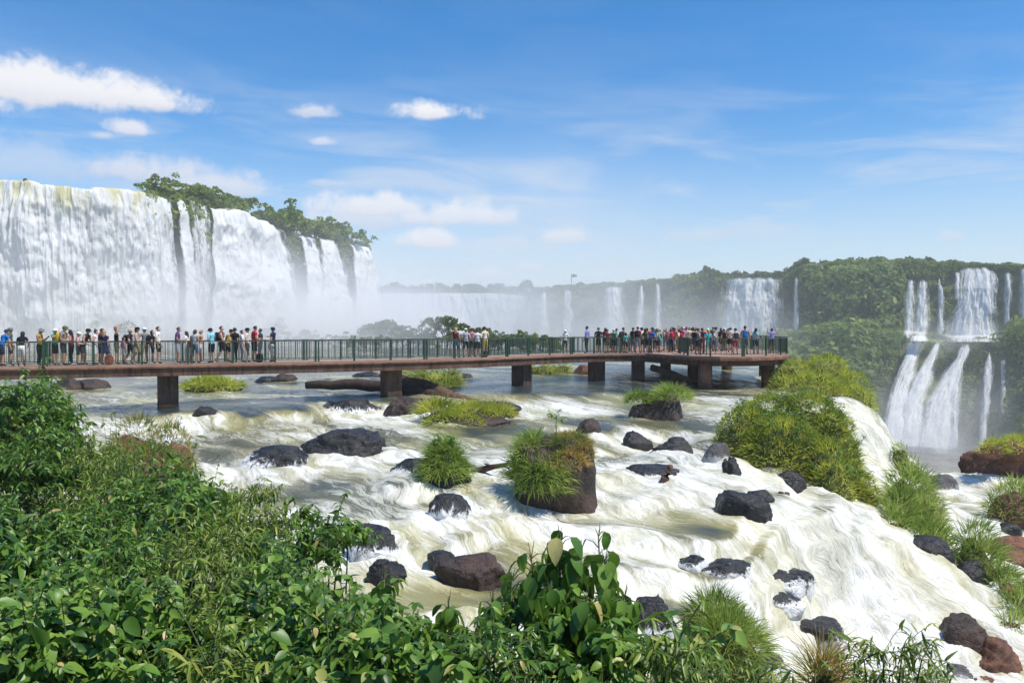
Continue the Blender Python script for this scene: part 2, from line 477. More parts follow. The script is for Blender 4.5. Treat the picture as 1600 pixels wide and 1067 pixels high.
M['canopy'] = mat_leaf('canopy_leaf', [(0.0, (0.086, 0.140, 0.031)), (0.35, (0.180, 0.258, 0.054)), (0.7, (0.296, 0.375, 0.077)), (1.0, (0.469, 0.485, 0.133))], 0.42, 0.6, 0.2)
M['canopy_dark'] = mat_leaf('dark_canopy_leaf', [(0.0, (0.046, 0.081, 0.021)), (0.5, (0.098, 0.144, 0.034)), (1.0, (0.184, 0.218, 0.057))], 0.22, 0.6, 0.2)
M['grass'] = mat_grass('river_grass', [(0.0, (0.126, 0.211, 0.033)), (0.35, (0.253, 0.362, 0.059)), (0.7, (0.421, 0.523, 0.109)), (1.0, (0.620, 0.620, 0.235))])
M['grass_yellow'] = mat_grass('sunny_grass', [(0.0, (0.209, 0.286, 0.035)), (0.35, (0.400, 0.476, 0.053)), (0.7, (0.620, 0.620, 0.086)), (1.0, (0.620, 0.620, 0.191))])
M['grass_brown'] = mat_grass('brown_grass', [(0.0, (0.136, 0.195, 0.039)), (0.4, (0.293, 0.331, 0.069)), (0.7, (0.468, 0.331, 0.098)), (1.0, (0.620, 0.429, 0.156))])
M['moss_ground'] = mat_plain('mossy_ground', (0.10, 0.105, 0.03), 0.9, 0.1, 0.5, 3.0, 0.6)
M['bark'] = mat_plain('bark', (0.075, 0.055, 0.04), 0.85, 0.2, 0.4, 8.0, 0.6)
M['stem'] = mat_plain('green_stem', (0.085, 0.11, 0.035), 0.6, 0.3, 0.3, 12.0, 0.1)
M['drift'] = mat_plain('driftwood', (0.12, 0.075, 0.05), 0.8, 0.2, 0.45, 5.0, 0.6)
M['drift_dark'] = mat_plain('dark_driftwood', (0.05, 0.032, 0.024), 0.75, 0.3, 0.4, 4.0, 0.6)
M['concrete'] = mat_concrete('stained_concrete', (0.125, 0.074, 0.050), -3.7)
M['concrete_red'] = mat_concrete('red_stained_concrete', (0.25, 0.115, 0.068), -3.7)
M['deck'] = mat_plain('deck_paving', (0.34, 0.22, 0.165), 0.85, 0.2, 0.2, 1.0, 0.3)
M['green_paint'] = mat_plain('green_paint', (0.022, 0.060, 0.034), 0.45, 0.4, 0.3, 6.0, 0.0)
M['green_rail'] = mat_plain('worn_green_rail', (0.050, 0.078, 0.058), 0.4, 0.5, 0.25, 5.0, 0.0)
M['wire'] = mat_plain('green_wire', (0.030, 0.060, 0.040), 0.5, 0.4, 0.2, 6.0, 0.0)
M['steel'] = mat_plain('steel', (0.35, 0.35, 0.36), 0.5, 0.4, 0.1, 4.0, 0.0)

# ------------------------------------------------------------------ river levels: photo pixel, level below the eye, foam
RIV = [(150, 600, -3.85, .2), (262, 640, -3.9, .25), (120, 640, -3.95, .5), (400, 610, -3.85, .35), (330, 620, -3.85, .5), (480, 620, -3.85, .45), (610, 625, -3.85, .3), (700, 600, -3.75, .2), (815, 600, -3.65, .16),
       (932, 588, -3.6, .15), (1000, 600, -3.7, .18), (1060, 590, -3.65, .5), (1100, 610, -3.85, .25), (1200, 606, -3.85, .25), (1160, 580, -3.7, .45),
       (120, 655, -4.0, .6), (200, 665, -4.3, .8), (290, 648, -3.95, .3), (400, 648, -3.98, .25), (470, 640, -3.95, .2), (545, 627, -3.9, .3),
       (300, 664, -4.35, .85), (350, 668, -4.4, .8), (450, 660, -4.4, .75), (540, 652, -4.4, .95), (590, 652, -4.4, .95), (560, 668, -4.5, .8),
       (740, 612, -3.7, .12), (800, 614, -3.72, .15), (900, 616, -3.75, .15), (960, 616, -3.75, .2), (1010, 640, -4.2, .3),
       (730, 645, -4.3, .85), (800, 642, -4.3, .95), (900, 640, -4.25, .95), (960, 645, -4.3, .75), (850, 652, -4.35, .8),
       (650, 690, -4.55, .6), (760, 685, -4.5, .3), (720, 668, -4.4, .25), (850, 665, -4.4, .35), (830, 690, -4.6, .6),
       (960, 658, -4.35, .3), (1050, 658, -4.4, .4), (960, 684, -4.8, .85), (1060, 690, -4.95, .85), (1000, 725, -5.1, .75),
       (1100, 640, -4.1, .9), (1090, 690, -4.8, .92), (380, 680, -4.5, .5), (300, 700, -4.5, .5), (330, 740, -4.65, .75), (340, 720, -4.55, .6), (450, 750, -4.65, .85), (520, 740, -4.65, .6),
       (600, 720, -4.65, .75), (600, 760, -4.75, .55), (700, 760, -4.85, .7), (520, 790, -4.95, .6), (480, 760, -4.75, .62), (560, 800, -5.0, .75), (640, 800, -5.1, .85), (650, 840, -5.25, .85),
       (760, 740, -4.9, .75), (780, 800, -5.2, .92), (900, 800, -5.3, .9), (950, 760, -5.15, .85), (1000, 800, -5.4, .85), (1090, 770, -5.3, .9), (1050, 830, -5.6, .72), (1150, 830, -5.7, .6), (1130, 855, -5.85, .5),
       (1180, 730, -5.0, .95), (1150, 800, -5.5, .85), (1260, 770, -5.7, .95), (1340, 790, -6.0, .95), (1220, 830, -5.9, .82), (1190, 860, -6.05, .7), (1300, 850, -6.4, .9), (1400, 850, -6.8, .95),
       (1340, 880, -7.0, .8), (1450, 890, -7.4, 1.0), (1530, 930, -8.0, 1.0), (1400, 930, -7.8, .97), (1300, 920, -7.6, .95), (1480, 980, -8.5, 1.0), (1300, 1000, -8.3, .95), (1400, 980, -8.4, 1.0), (1450, 1040, -9.0, .95),
       (1200, 1000, -7.7, .65), (1180, 930, -6.6, .6), (1130, 900, -6.2, .4), (1260, 950, -7.4, .65), (1050, 870, -5.8, .75), (1000, 920, -6.0, .7), (1020, 960, -6.3, .3), (1060, 990, -6.6, .25),
       (1100, 1050, -7.2, .3), (1220, 1060, -8.0, .35), (1150, 1060, -7.5, .3), (620, 920, -5.45, .65), (540, 900, -5.3, .9), (700, 930, -5.5, .45), (720, 915, -5.45, .35), (850, 880, -5.5, .85), (850, 920, -5.7, .5), (900, 960, -5.9, .7), (650, 980, -5.75, .9),
       (480, 870, -5.15, .85), (600, 870, -5.2, .7), (660, 890, -5.35, .7), (800, 850, -5.4, .92), (950, 850, -5.6, .85),
       (1450, 756, -8.0, .75), (1560, 756, -8.0, .8), (1500, 790, -8.05, .97), (1570, 830, -8.1, .9), (1480, 840, -8.1, .9), (1590, 870, -8.8, .9), (1620, 760, -8.0, .8),
       (1345, 625, -3.95, .8), (1375, 645, -4.6, 1.0), (1340, 680, -5.0, 1.0), (1395, 700, -6.6, 1.0), (1360, 740, -7.0, 1.0), (1410, 752, -7.9, 1.0),
       (1230, 630, -3.95, .7), (1300, 640, -4.0, .6), (1250, 700, -4.9, .8), (1320, 720, -5.4, .9), (1800, 900, -9.0, .9), (0, 760, -4.7, .6), (100, 720, -4.55, .6)]
_c = []
for (x, y, z, f) in RIV:
    p = at_z(x, y, z); _c.append((p.x, p.y, z, f))
_c += [(-90, 140, -3.7, .3), (-20, 140, -3.65, .3), (28, 92, -3.6, .4), (-60, 60, -3.8, .5), (-40, 40, -3.95, .5), (0, 90, -3.6, .3), (-30, 80, -3.7, .4), (-10, 60, -3.65, .35), (-25, 55, -3.75, .35), (12, 70, -3.62, .4), (-110, 100, -3.8, .5)]
CP = np.array(_c)


def _rbf(vals, eps):
    n = len(CP)
    A = np.sqrt(((CP[:, None, :2] - CP[None, :, :2]) ** 2).sum(-1) + eps * eps)
    B = np.zeros((n + 1, n + 1)); B[:n, :n] = A; B[:n, :n] += np.eye(n) * -0.02; B[n, :n] = 1; B[:n, n] = 1
    return np.linalg.solve(B, np.append(vals, 0))


WZ, WF = _rbf(CP[:, 2], 0.6), _rbf(CP[:, 3], 0.4)


def river(X, Y, w=None, eps=0.6):
    w = WZ if w is None else w
    X = np.asarray(X, float); Y = np.asarray(Y, float); sh = X.shape
    P = np.stack([X.ravel(), Y.ravel()], 1); o = np.empty(len(P))
    for i in range(0, len(P), 20000):
        q = P[i:i + 20000]
        o[i:i + 20000] = np.sqrt(((q[:, None] - CP[None, :, :2]) ** 2).sum(-1) + eps * eps) @ w[:-1] + w[-1]
    return o.reshape(sh)


def on_river(x, y):
    z = -5.0
    for _ in range(25):
        p = at_z(x, y, z); z = 0.5 * z + 0.5 * float(river(p.x, p.y))
    return at_z(x, y, z)


# boulders: photo box, material, label   (bottom of the box stands in the water)
BOULDERS = [
    (362, 693, 466, 736, 'basalt_spray', 'broad black wet boulder beside the largest rounded black boulder in the rapids'),
    (455, 663, 596, 717, 'basalt', 'largest smooth black boulder standing dry above the rapids'),
    (668, 769, 738, 817, 'basalt_spray', 'round black boulder laced with white spray, below the conical grass tuft'),
    (540, 820, 622, 874, 'basalt_spray', 'black boulder with water pouring over it beside the hanging shrub leaves'),
    (567, 870, 634, 912, 'basalt', 'angular black rock just below the boulder with water pouring over it'),
    (663, 861, 708, 882, 'basalt', 'low black rock behind the reddish slab rock in the rapids'),
    (682, 864, 790, 914, 'brown_rock', 'sloping reddish brown slab rock among churning water'),
    (976, 673, 1024, 699, 'basalt', 'small black boulder below the low ledge fall'),
    (1018, 683, 1088, 715, 'basalt', 'pointed black boulder between the small boulder and the big grassy islet'),
    (1100, 690, 1142, 728, 'grey_rock', 'grey black boulder at the foot of the big grassy islet'),
    (1134, 714, 1166, 752, 'basalt', 'narrow black boulder leaning against the grey one by the big islet'),
    (981, 726, 1082, 752, 'basalt_spray', 'long flat black rock behind the upright stump'),
    (1124, 766, 1214, 814, 'basalt', 'ridged black rock with a driftwood log resting on it'),
    (1172, 766, 1214, 786, 'basalt', 'low black rock tucked behind the log rock'),
    (1096, 872, 1184, 908, 'basalt_spray', 'smooth dark rock sheeted with water above the grass tussock'),
    (1180, 882, 1292, 924, 'basalt_spray', 'dark rock split by white water right of the sheeted rock'),
    (1226, 950, 1342, 1012, 'basalt_spray', 'mossy dark rock half drowned in foam near the lower shrubs'),
    (1192, 922, 1268, 952, 'basalt_spray', 'flat black wet ledge between the split rock and the mossy rock'),
    (1140, 1018, 1248, 1064, 'basalt_spray', 'flat wet black ledge below the large round tussock'),
    (1060, 868, 1112, 890, 'basalt_spray', 'low wet ledge just above the large round tussock'),
    (985, 925, 1065, 1002, 'basalt_spray', 'smooth grey rock under a thin sheet of water beside the tussock'),
    (1488, 925, 1570, 1032, 'brown_rock', 'dark brown wet boulder where the rapids leave along the bank'),
    (1530, 966, 1625, 1062, 'red_rock', 'large rust red boulder on the bank'),
    (1468, 1024, 1548, 1064, 'grey_rock', 'grey slab at the foot of the rust red boulder'),
    (1526, 1048, 1580, 1080, 'red_rock', 'small red rock below the rust red boulder'),
    (898, 654, 940, 680, 'brown_rock', 'brown rock at the lip of the low ledge fall'),
    (596, 618, 704, 654, 'brown_rock', 'flat brown rock shelf at the foot of a walkway pier'),
    (70, 590, 120, 612, 'brown_rock', 'brown rounded rock under the walkway beside the shrubs'),
    (105, 592, 158, 611, 'brown_rock', 'low grey brown rock under the walkway next to the rounded one'),
    (424, 585, 460, 598, 'brown_rock', 'small brown rock upstream seen under the walkway'),
    (394, 589, 430, 599, 'basalt', 'low dark rock upstream beside the small brown rock'),
    (545, 582, 598, 592, 'basalt', 'low dark rocks upstream near the fallen trunk'),
    (895, 570, 926, 588, 'red_rock', 'pointed tan rock upstream between two walkway piers'),
    (1462, 740, 1504, 771, 'grey_rock', 'smooth grey rock behind the tall grass on the lower ledge'),
    (1530, 690, 1640, 748, 'red_rock', 'blocky red rock outcrop topped with grass at the canyon edge'),
    (1555, 836, 1625, 888, 'red_rock', 'red boulder beside the trickle of the lower stream'),
    (1560, 816, 1604, 838, 'basalt', 'wet black rock above the red boulder by the lower stream'),
    (718, 585, 740, 594, 'basalt', 'small dark rock just upstream of the walkway'),
    (284, 634, 342, 664, 'basalt', 'dark rock shelf at the base of the thick walkway pier'),
    (700, 626, 812, 650, 'basalt', 'long dark ledge rock below the fallen trunk'),
    (496, 622, 600, 650, 'basalt_spray', 'dark ledge rock breaking the white water beside the pier'),
    (690, 655, 722, 668, 'basalt', 'small dark rock under the grass of the flat islet'),
    (310, 762, 350, 782, 'basalt', 'small black rock at the edge of the leafy bank'),
    (1215, 735, 1268, 765, 'basalt', 'black rock edge showing below the grass of the big islet'),
    (1420, 838, 1500, 878, 'basalt', 'dark rock rim where the rapids pass the grassy bank'),
    (1500, 874, 1560, 912, 'basalt', 'dark rock under the grass clump at the rapids edge'),
]
ROCKS = []
for (x0, y0, x1, y1, mt, lb) in BOULDERS:
    p = on_river((x0 + x1) / 2, y1 - 2)
    w = (x1 - x0) * p.y / F; h = (y1 - y0) * p.y / F
    if 'sheet' in lb or 'half drowned' in lb or 'split by' in lb: h *= .95
    if 'rust red' in lb or 'dark brown wet' in lb: h *= .74
    ROCKS.append((p, w, h, mt, lb))

# lip of the terrace (plan), the river is cut there
TERRACE = [(-130, 20), (-26, 12), (-10, 8), (0, 8), (15, 9), (24, 14), (30, 20), (30, 41.5), (26, 42.2), (21.6, 42.2), (21.4, 44), (22.2, 47.5), (23.5, 56), (26.5, 75), (27, 92), (14, 128), (-20, 148), (-60, 165), (-130, 170)]
TP = np.array(TERRACE)


def inside(P, poly):
    x, y = P[:, 0], P[:, 1]; c = np.zeros(len(P), bool); n = len(poly); j = n - 1
    for i in range(n):
        xi, yi = poly[i]; xj, yj = poly[j]
        c ^= ((yi > y) != (yj > y)) & (x < (xj - xi) * (y - yi) / (yj - yi + 1e-12) + xi)
        j = i
    return c


FD = np.array([0.62, -0.785]); FP = np.array([0.785, 0.62])


def river_patch(x0, x1, y0, y1, step, cut=None):
    nx = int((x1 - x0) / step) + 1; ny = int((y1 - y0) / step) + 1
    X, Y = np.meshgrid(np.linspace(x0, x1, nx), np.linspace(y0, y1, ny), indexing='ij')
    Z = river(X, Y); fo = np.clip(river(X, Y, WF, 0.4), 0.03, 1)
    # the rapids drop in small irregular steps
    nzs = fbm(np.stack([X * .16, Y * .16, 0 * X + 2], -1), 3, 21) - .5; nzb = fbm(np.stack([X * .55, Y * .55, 0 * X + 4], -1), 3, 22) - .5
    sh_ = 1.5 * nzs + .42 * nzb; S = (Z + sh_) / .60; fr = S - np.floor(S)
    Zt = (np.floor(S) + sstep(.5, 1.0, fr)) * .60 - sh_ + .12
    mk = sstep(4.25, 4.8, -Z) * (1 - sstep(40, 46, Y)) * (.85 - .4 * sstep(4, 12, X))
    tread = (1 - sstep(.3, .62, fr)) * mk
    Z = Z * (1 - mk) + Zt * mk
    # steeper water is whiter
    gx, gy = np.gradient(Z, X[:, 0], Y[0, :]); sl = np.hypot(gx, gy)
    fo = np.clip(fo * .93 + 0.5 * sstep(0.15, 0.7, sl) - .27 * tread * (1.15 - .45 * fo), 0, 1.05)
    fo = np.maximum(fo, .26 * mk)
    wake = np.zeros_like(Z)
    for (p, w, h, mt, lb) in ROCKS:
        if w > 0.3:
            r = w * 0.62
            dx = (X - p.x) ; dy = (Y - p.y - w * 0.22)
            d2 = np.hypot(dx, dy * 1.5)
            wake = np.maximum(wake, np.exp(-((d2 - r) / (0.25 + 0.16 * w)) ** 2) * 0.34)
    fo = np.clip(fo + wake * (0.35 + fo), 0, 1.08)
    a = X * FD[0] + Y * FD[1]; b = X * FP[0] + Y * FP[1]
    a = a + 2.2 * (fbm(np.stack([X * .18, Y * .18, 0 * X], -1), 3, 5) - .5); b = b + 2.2 * (fbm(np.stack([X * .18, Y * .18, 0 * X + 9], -1), 3, 8) - .5)
    n1 = fbm(np.stack([a * .22, b * .55, 0 * a], -1), 4, 1) - .5
    n2 = fbm(np.stack([a * .55, b * 1.2, 0 * a + 3], -1), 4, 2, 0.5) - .5
    n3 = fbm(np.stack([a * 1.7, b * 2.6, 0 * a + 5], -1), 3, 4, 0.55) - .5
    amp = 0.07 + 0.42 * fo ** 1.5
    Z = Z + amp * (1.1 * n1 + .95 * n2 + 0.38 * n3) + wake * 0.12
    fo = np.clip(fo + n1 * 0.8 + 0.35 * n2 * fo, 0, 1.08)
    V = np.stack([X, Y, Z], -1).reshape(-1, 3); Fc = grid_faces(nx, ny)
    cen = V[Fc].mean(1)[:, :2]; keep = inside(cen, TP)
    if cut is not None: keep &= ~((cen[:, 0] > cut[0]) & (cen[:, 0] < cut[1]) & (cen[:, 1] > cut[2]) & (cen[:, 1] < cut[3]))
    return V, Fc[keep], fo.ravel(), np.stack([a.ravel(), b.ravel(), Z.ravel() * .5], 1)


V1, F1, f1, a1 = river_patch(-24, 29, 12, 58, 0.13)
V2, F2, f2, a2 = river_patch(-128, 30, 14, 170, 0.7, (-23.7, 28.8, 12, 57.7))
obj('river', mesh_np('river', np.concatenate([V1, V2]), np.concatenate([F1, F2 + len(V1)]), True,
                     {'foam': np.concatenate([f1, f2]), 'flow': np.concatenate([a1, a2])}), M['water'], kind='structure')

# bed and terrace body below the water, with its outer cliff down to the canyon floor
gx = np.arange(-130, 31, 2.0); gy = np.arange(8, 171, 2.0)
X, Y = np.meshgrid(gx, gy, indexing='ij'); Z = river(X, Y) - 1.3
V = np.stack([X, Y, Z], -1).reshape(-1, 3); Fc = grid_faces(len(gx), len(gy)); Fc = Fc[inside(V[Fc].mean(1)[:, :2], TP)]
obj('riverbed', mesh_np('riverbed', V, Fc), M['bed'], kind='structure')
ring = []
for i in range(len(TP)):
    a, b = TP[i], TP[(i + 1) % len(TP)]; n = max(2, int(np.linalg.norm(b - a) / 2.0))
    ring += [a + (b - a) * k / n for k in range(n)]
ring = np.array(ring); zt = river(ring[:, 0], ring[:, 1]) - 0.25
rows = []
for k in range(16):
    q = k / 15
    cenv = ring - np.array([-20, 80]); un = cenv / np.linalg.norm(cenv, axis=1)[:, None]
    off = (fbm(np.stack([ring[:, 0] * .2, ring[:, 1] * .2, np.full(len(ring), q * 9)], -1), 4, 3) - .5) * 5 * min(1, q * 4) + 3 * q
    pr = ring + un * off[:, None]
    rows.append(np.column_stack([pr, zt * (1 - q) + -52 * q]))
V = np.array(rows).transpose(1, 0, 2); V = np.concatenate([V, V[:1]], 0)
obj('terrace_cliff', mesh_np('terrace_cliff', V.reshape(-1, 3), grid_faces(V.shape[0], 16)), M['cliff'], kind='structure')

# canyon floor water, and land sheet carrying on to the horizon
V = [(-400, -200, -46), (2600, -200, -46), (2600, 2600, -46), (-400, 2600, -46)]
obj('canyon_water', mesh_np('canyon_water', V, np.array([[0, 1, 2, 3]])), M['pool'], kind='structure')


# near bank under the shrubs
def bank(X, Y):
    s = sstep(-6.0, 1.5, X - 0.08 * Y + 0.0)
    zl = -2.0 - 0.235 * (Y - 2); zr = -2.1 - 0.52 * (Y - 2)
    zz = zl * (1 - s) + zr * s
    zz = zz + 0.5 * (fbm(np.stack([X * .5, Y * .5, 0 * X], -1), 4, 31) - .5)
    zz = np.minimum(zz, np.where(Y < 2.5, -1.75, 9))
    return zz


gx = np.arange(-40, 40.1, 0.5); gy = np.arange(-12, 24, 0.5)
X, Y = np.meshgrid(gx, gy, indexing='ij'); Z = bank(X, Y)
obj('bank', mesh_np('bank', np.stack([X, Y, Z], -1).reshape(-1, 3), grid_faces(len(gx), len(gy))), M['soil'], kind='structure')

# ------------------------------------------------------------------ far cliffs: rows of (photo row, distance) per photo column
# rows: skyline, upper face, ledge, lower brow, lower face, foot
CC = [(380, [(458, 590), (480, 588), (530, 585), (545, 560), (590, 480), (690, 330)]),
      (826, [(458, 580), (480, 578), (530, 575), (545, 555), (590, 470), (690, 330)]),
      (834, [(452, 520), (480, 512), (530, 505), (545, 480), (590, 420), (690, 325)]),
      (1000, [(440, 485), (480, 478), (530, 470), (545, 440), (590, 400), (690, 322)]),
      (1110, [(427, 455), (470, 450), (530, 446), (545, 415), (590, 380), (690, 320)]),
      (1120, [(436, 436), (470, 434), (530, 432), (545, 405), (590, 370), (690, 320)]),
      (1222, [(436, 424), (470, 422), (527, 420), (540, 385), (590, 350), (690, 318)]),
      (1256, [(414, 412), (455, 408), (525, 404), (535, 375), (590, 345), (690, 316)]),
      (1330, [(406, 402), (450, 392), (518, 382), (528, 352), (600, 332), (692, 312)]),
      (1400, [(406, 395), (450, 385), (516, 372), (526, 346), (605, 326), (696, 306)]),
      (1480, [(410, 375), (450, 366), (524, 358), (536, 336), (610, 318), (700, 302)]),
      (1560, [(414, 356), (450, 350), (524, 342), (536, 322), (615, 302), (715, 280)]),
      (1640, [(414, 335), (450, 328), (515, 318), (525, 292), (620, 270), (735, 252)]),
      (1900, [(408, 300), (450, 292), (505, 280), (515, 262), (630, 235), (770, 210)]),
      (2600, [(380, 240), (450, 232), (500, 222), (515, 205), (650, 180), (840, 160)])]
CX = np.array([c[0] for c in CC], float)
CR = np.array([c[1] for c in CC], float)          # (col,row,2)


def cliff_cols(xs):
    xs = np.clip(np.asarray(xs, float), CX[0], CX[-1])
    return np.stack([np.stack([np.interp(xs, CX, CR[:, r, k]) for k in (0, 1)], -1) for r in range(CR.shape[1])], -2)   # (n,rows,2)


def cliff_d(x, y):
    c = cliff_cols([x])[0]
    return float(np.interp(y, c[:, 0], c[:, 1]))


xs = np.concatenate([np.arange(380, 1240, 5), np.arange(1240, 1660, 3.0), np.arange(1660, 2600, 14)])
cols = cliff_cols(xs); tt = np.linspace(0, 1, 70)
rp = np.linspace(0, 1, CR.shape[1])
G = np.zeros((len(xs), len(tt), 3))
rowpos = np.array([0, 0.22, 0.5, 0.58, 0.8, 1.0])
for i, x in enumerate(xs):
    yy = np.interp(tt, rowpos, cols[i, :, 0]); dd = np.interp(tt, rowpos, cols[i, :, 1])
    G[i] = pxv(np.full(len(tt), x), yy, dd)
nb = fbm(G * 0.06, 5, 41) - .5; ns = fbm(G * 0.25, 3, 43, .5, True) - .5
edge = np.sin(np.clip(tt, 0, 1) * math.pi)[None, :]
G[..., 1] += (nb * 16 + ns * 3) * np.clip(edge * 2, 0, 1)
CLIFF_G = G
back = []
for k, dd in enumerate((60, 140, 600, 1500)):
    b = G[:, 0].copy(); s = (b[:, 1] + dd) / b[:, 1]; b[:, 0] *= s; b[:, 1] += dd; b[:, 2] = b[:, 2] + 2.0 * (k + 1) * 0.3
    back.append(b)
G2 = np.concatenate([np.stack(back[::-1], 1), G], 1)
M['slope'] = mat_plain('overgrown_slope', (0.12, 0.14, 0.055), 0.9, 0.1, 0.5, 0.12, 0.0)
obj('canyon_cliff', mesh_np('canyon_cliff', G2.reshape(-1, 3), grid_faces(G2.shape[0], G2.shape[1])), M['slope'], kind='structure')

# ------------------------------------------------------------------ left plateau with the great fall
LIPZ = 24.0
LIP = [(-420, 262), (-120, 278), (0, 284), (60, 286), (150, 296 - 3), (228, 303), (278, 310), (326, 322), (375, 329), (412, 344), (440, 360), (478, 370), (506, 374), (525, 378), (552, 383), (571, 387), (582, 391)]


def lip_at(x):
    lx = np.array([q[0] for q in LIP], float); ly = np.array([q[1] for q in LIP], float)
    y = np.interp(x, lx, ly); d = LIPZ * F / (HOR - y)
    return np.stack([(np.asarray(x) - 800) / F * d, d], -1)


xs = np.concatenate([np.arange(-420, 0, 12), np.arange(0, 583, 2.2)])
lp = lip_at(xs)
for _ in range(3):
    lp[1:-1] = 0.25 * lp[:-2] + 0.5 * lp[1:-1] + 0.25 * lp[2:]
tg = np.gradient(lp, axis=0); tg /= np.linalg.norm(tg, axis=1)[:, None]
nr = np.stack([tg[:, 1], -tg[:, 0]], 1)           # towards the canyon
LIPX, LIPP, LIPN = xs, lp, nr
tt = np.linspace(0, 1, 46)
G = np.zeros((len(xs), len(tt), 3))
for j, q in enumerate(tt):
    zz = LIPZ - 1.0 - q * 30
    off = -3.2 + 1.2 * q
    G[:, j, :2] = lp + nr * off; G[:, j, 2] = zz
nn = fbm(G * np.array([.16, .16, .30]), 5, 51) - .5
nn2 = fbm(G * np.array([.5, .5, .12]), 4, 53, .5, True) - .5
G[..., :2] += nr[:, None, :] * (nn * 4.5 + nn2 * 2.2)[..., None]
# top plateau going back, then round the far end
B = []
for k, bk in enumerate((3.0, 20.0, 90.0, 260.0)):
    b = np.zeros((len(xs), 3)); b[:, :2] = lp - nr * 3.2 + np.array([-0.97, 0.24]) * bk; b[:, 2] = LIPZ - 0.6; B.append(b)
G2 = np.concatenate([np.stack(B[::-1], 1), G], 1)
endw = G2[-1].copy(); endw2 = endw.copy(); endw2[:, 1] += 40; endw2[:, 0] -= 30
endw3 = endw2.copy(); endw3[:, 1] += 80; endw3[:, 0] -= 90
G2 = np.concatenate([G2, endw2[None], endw3[None]], 0)
obj('plateau_cliff', mesh_np('plateau_cliff', G2.reshape(-1, 3), grid_faces(G2.shape[0], G2.shape[1])), M['cliff'], kind='structure')


def lip_frame(x):
    return np.array([np.interp(x, LIPX, LIPP[:, 0]), np.interp(x, LIPX, LIPP[:, 1])]), np.array([np.interp(x, LIPX, LIPN[:, 0]), np.interp(x, LIPX, LIPN[:, 1])])


def left_curtain(x0, x1, label, throw=4.0, dens=(0.9, 0.9), spread=0.0, zdrop=30.0, lipdrop=0.0, seed=0, edge=0.12, bulge=1.0):
    """a sheet of falling water along the lip between two photo columns"""
    n = max(12, int(abs(x1 - x0) * 1.2)); xx = np.linspace(x0, x1, n); nv = 110
    P = np.stack([np.interp(xx, LIPX, LIPP[:, 0]), np.interp(xx, LIPX, LIPP[:, 1])], 1)
    N = np.stack([np.interp(xx, LIPX, LIPN[:, 0]), np.interp(xx, LIPX, LIPN[:, 1])], 1)
    arc = np.concatenate([[0], np.cumsum(np.linalg.norm(np.diff(P, axis=0), axis=1))])
    T = np.gradient(P, axis=0); T /= np.linalg.norm(T, axis=1)[:, None]
    q = np.linspace(0, 1, nv)
    # approach over the brink then a falling parabola
    G = np.zeros((n, nv, 3)); rag = (fbm(np.stack([arc * .25, 0 * arc, 0 * arc + seed], -1), 3, 61) - .5)
    u = (np.linspace(0, 1, n) - .5)
    for j, s in enumerate(q):
        if s < 0.06:
            k = s / 0.06; out = -3.5 + 3.5 * k; zz = LIPZ + 0.15 - lipdrop - 0.35 * k * k
        else:
            k = (s - 0.06) / 0.94; out = throw * (0.18 * k + 0.82 * math.sqrt(k)) * (1 + 0.5 * rag); zz = LIPZ - 0.2 - lipdrop - zdrop * k
        G[:, j, :2] = P + N * (np.zeros(n) + out)[:, None] + T * (u * spread * s)[:, None]
        G[:, j, 2] = zz
    arcg = np.broadcast_to(arc[:, None], (n, nv)); dz = LIPZ - G[..., 2]
    nn = fbm(np.stack([arcg * .22, dz * .13, 0 * dz + seed], -1), 5, 71 + seed) - .5
    n2 = fbm(np.stack([arcg * 1.1, dz * .16, 0 * dz + seed], -1), 4, 73 + seed, .55, True) - .5
    G[..., 2] += ((fbm(np.stack([arc * .35, 0 * arc, 0 * arc + seed * 3], -1), 4, 66) - .5) * 1.8)[:, None] * (1 - .7 * q)[None, :]
    am = np.clip(q * 6, 0.05, 1)[None, :]
    n4 = fbm(np.stack([arcg * .5, dz * .36, 0 * dz + seed + 9], -1), 4, 77 + seed, .6) - .5
    dsp = (nn * 4.2 * bulge + n2 * 1.3 + n4 * 1.3 * bulge * np.clip(q * 2.2, 0, 1)[None, :]) * am
    G[..., :2] += N[:, None, :] * dsp[..., None]
    if edge > 0:
        ed = np.minimum(np.linspace(0, 1, n), np.linspace(1, 0, n)); ed = sstep(0, edge, ed)
    else: ed = np.ones(n)
    de = (dens[0] + (dens[1] - dens[0]) * q[None, :] + 0 * dz) - 0.55 * (1 - ed)[:, None] + nn * 0.6 + n2 * .3
    return obj('waterfall', mesh_np('waterfall', G.reshape(-1, 3), grid_faces(n, nv), True, {'flow': np.stack([arcg.ravel(), dz.ravel(), 0 * dz.ravel() + seed * 7], 1), 'dens': de.ravel(), 'brink': ((1 - sstep(1.0, 6.5, dz)) * sstep(8, 45, arcg) * (1 - sstep(95, 120, arcg))).ravel() if seed == 1 else 0 * dz.ravel()}),
               M['fall'], label=label, cat='waterfall')


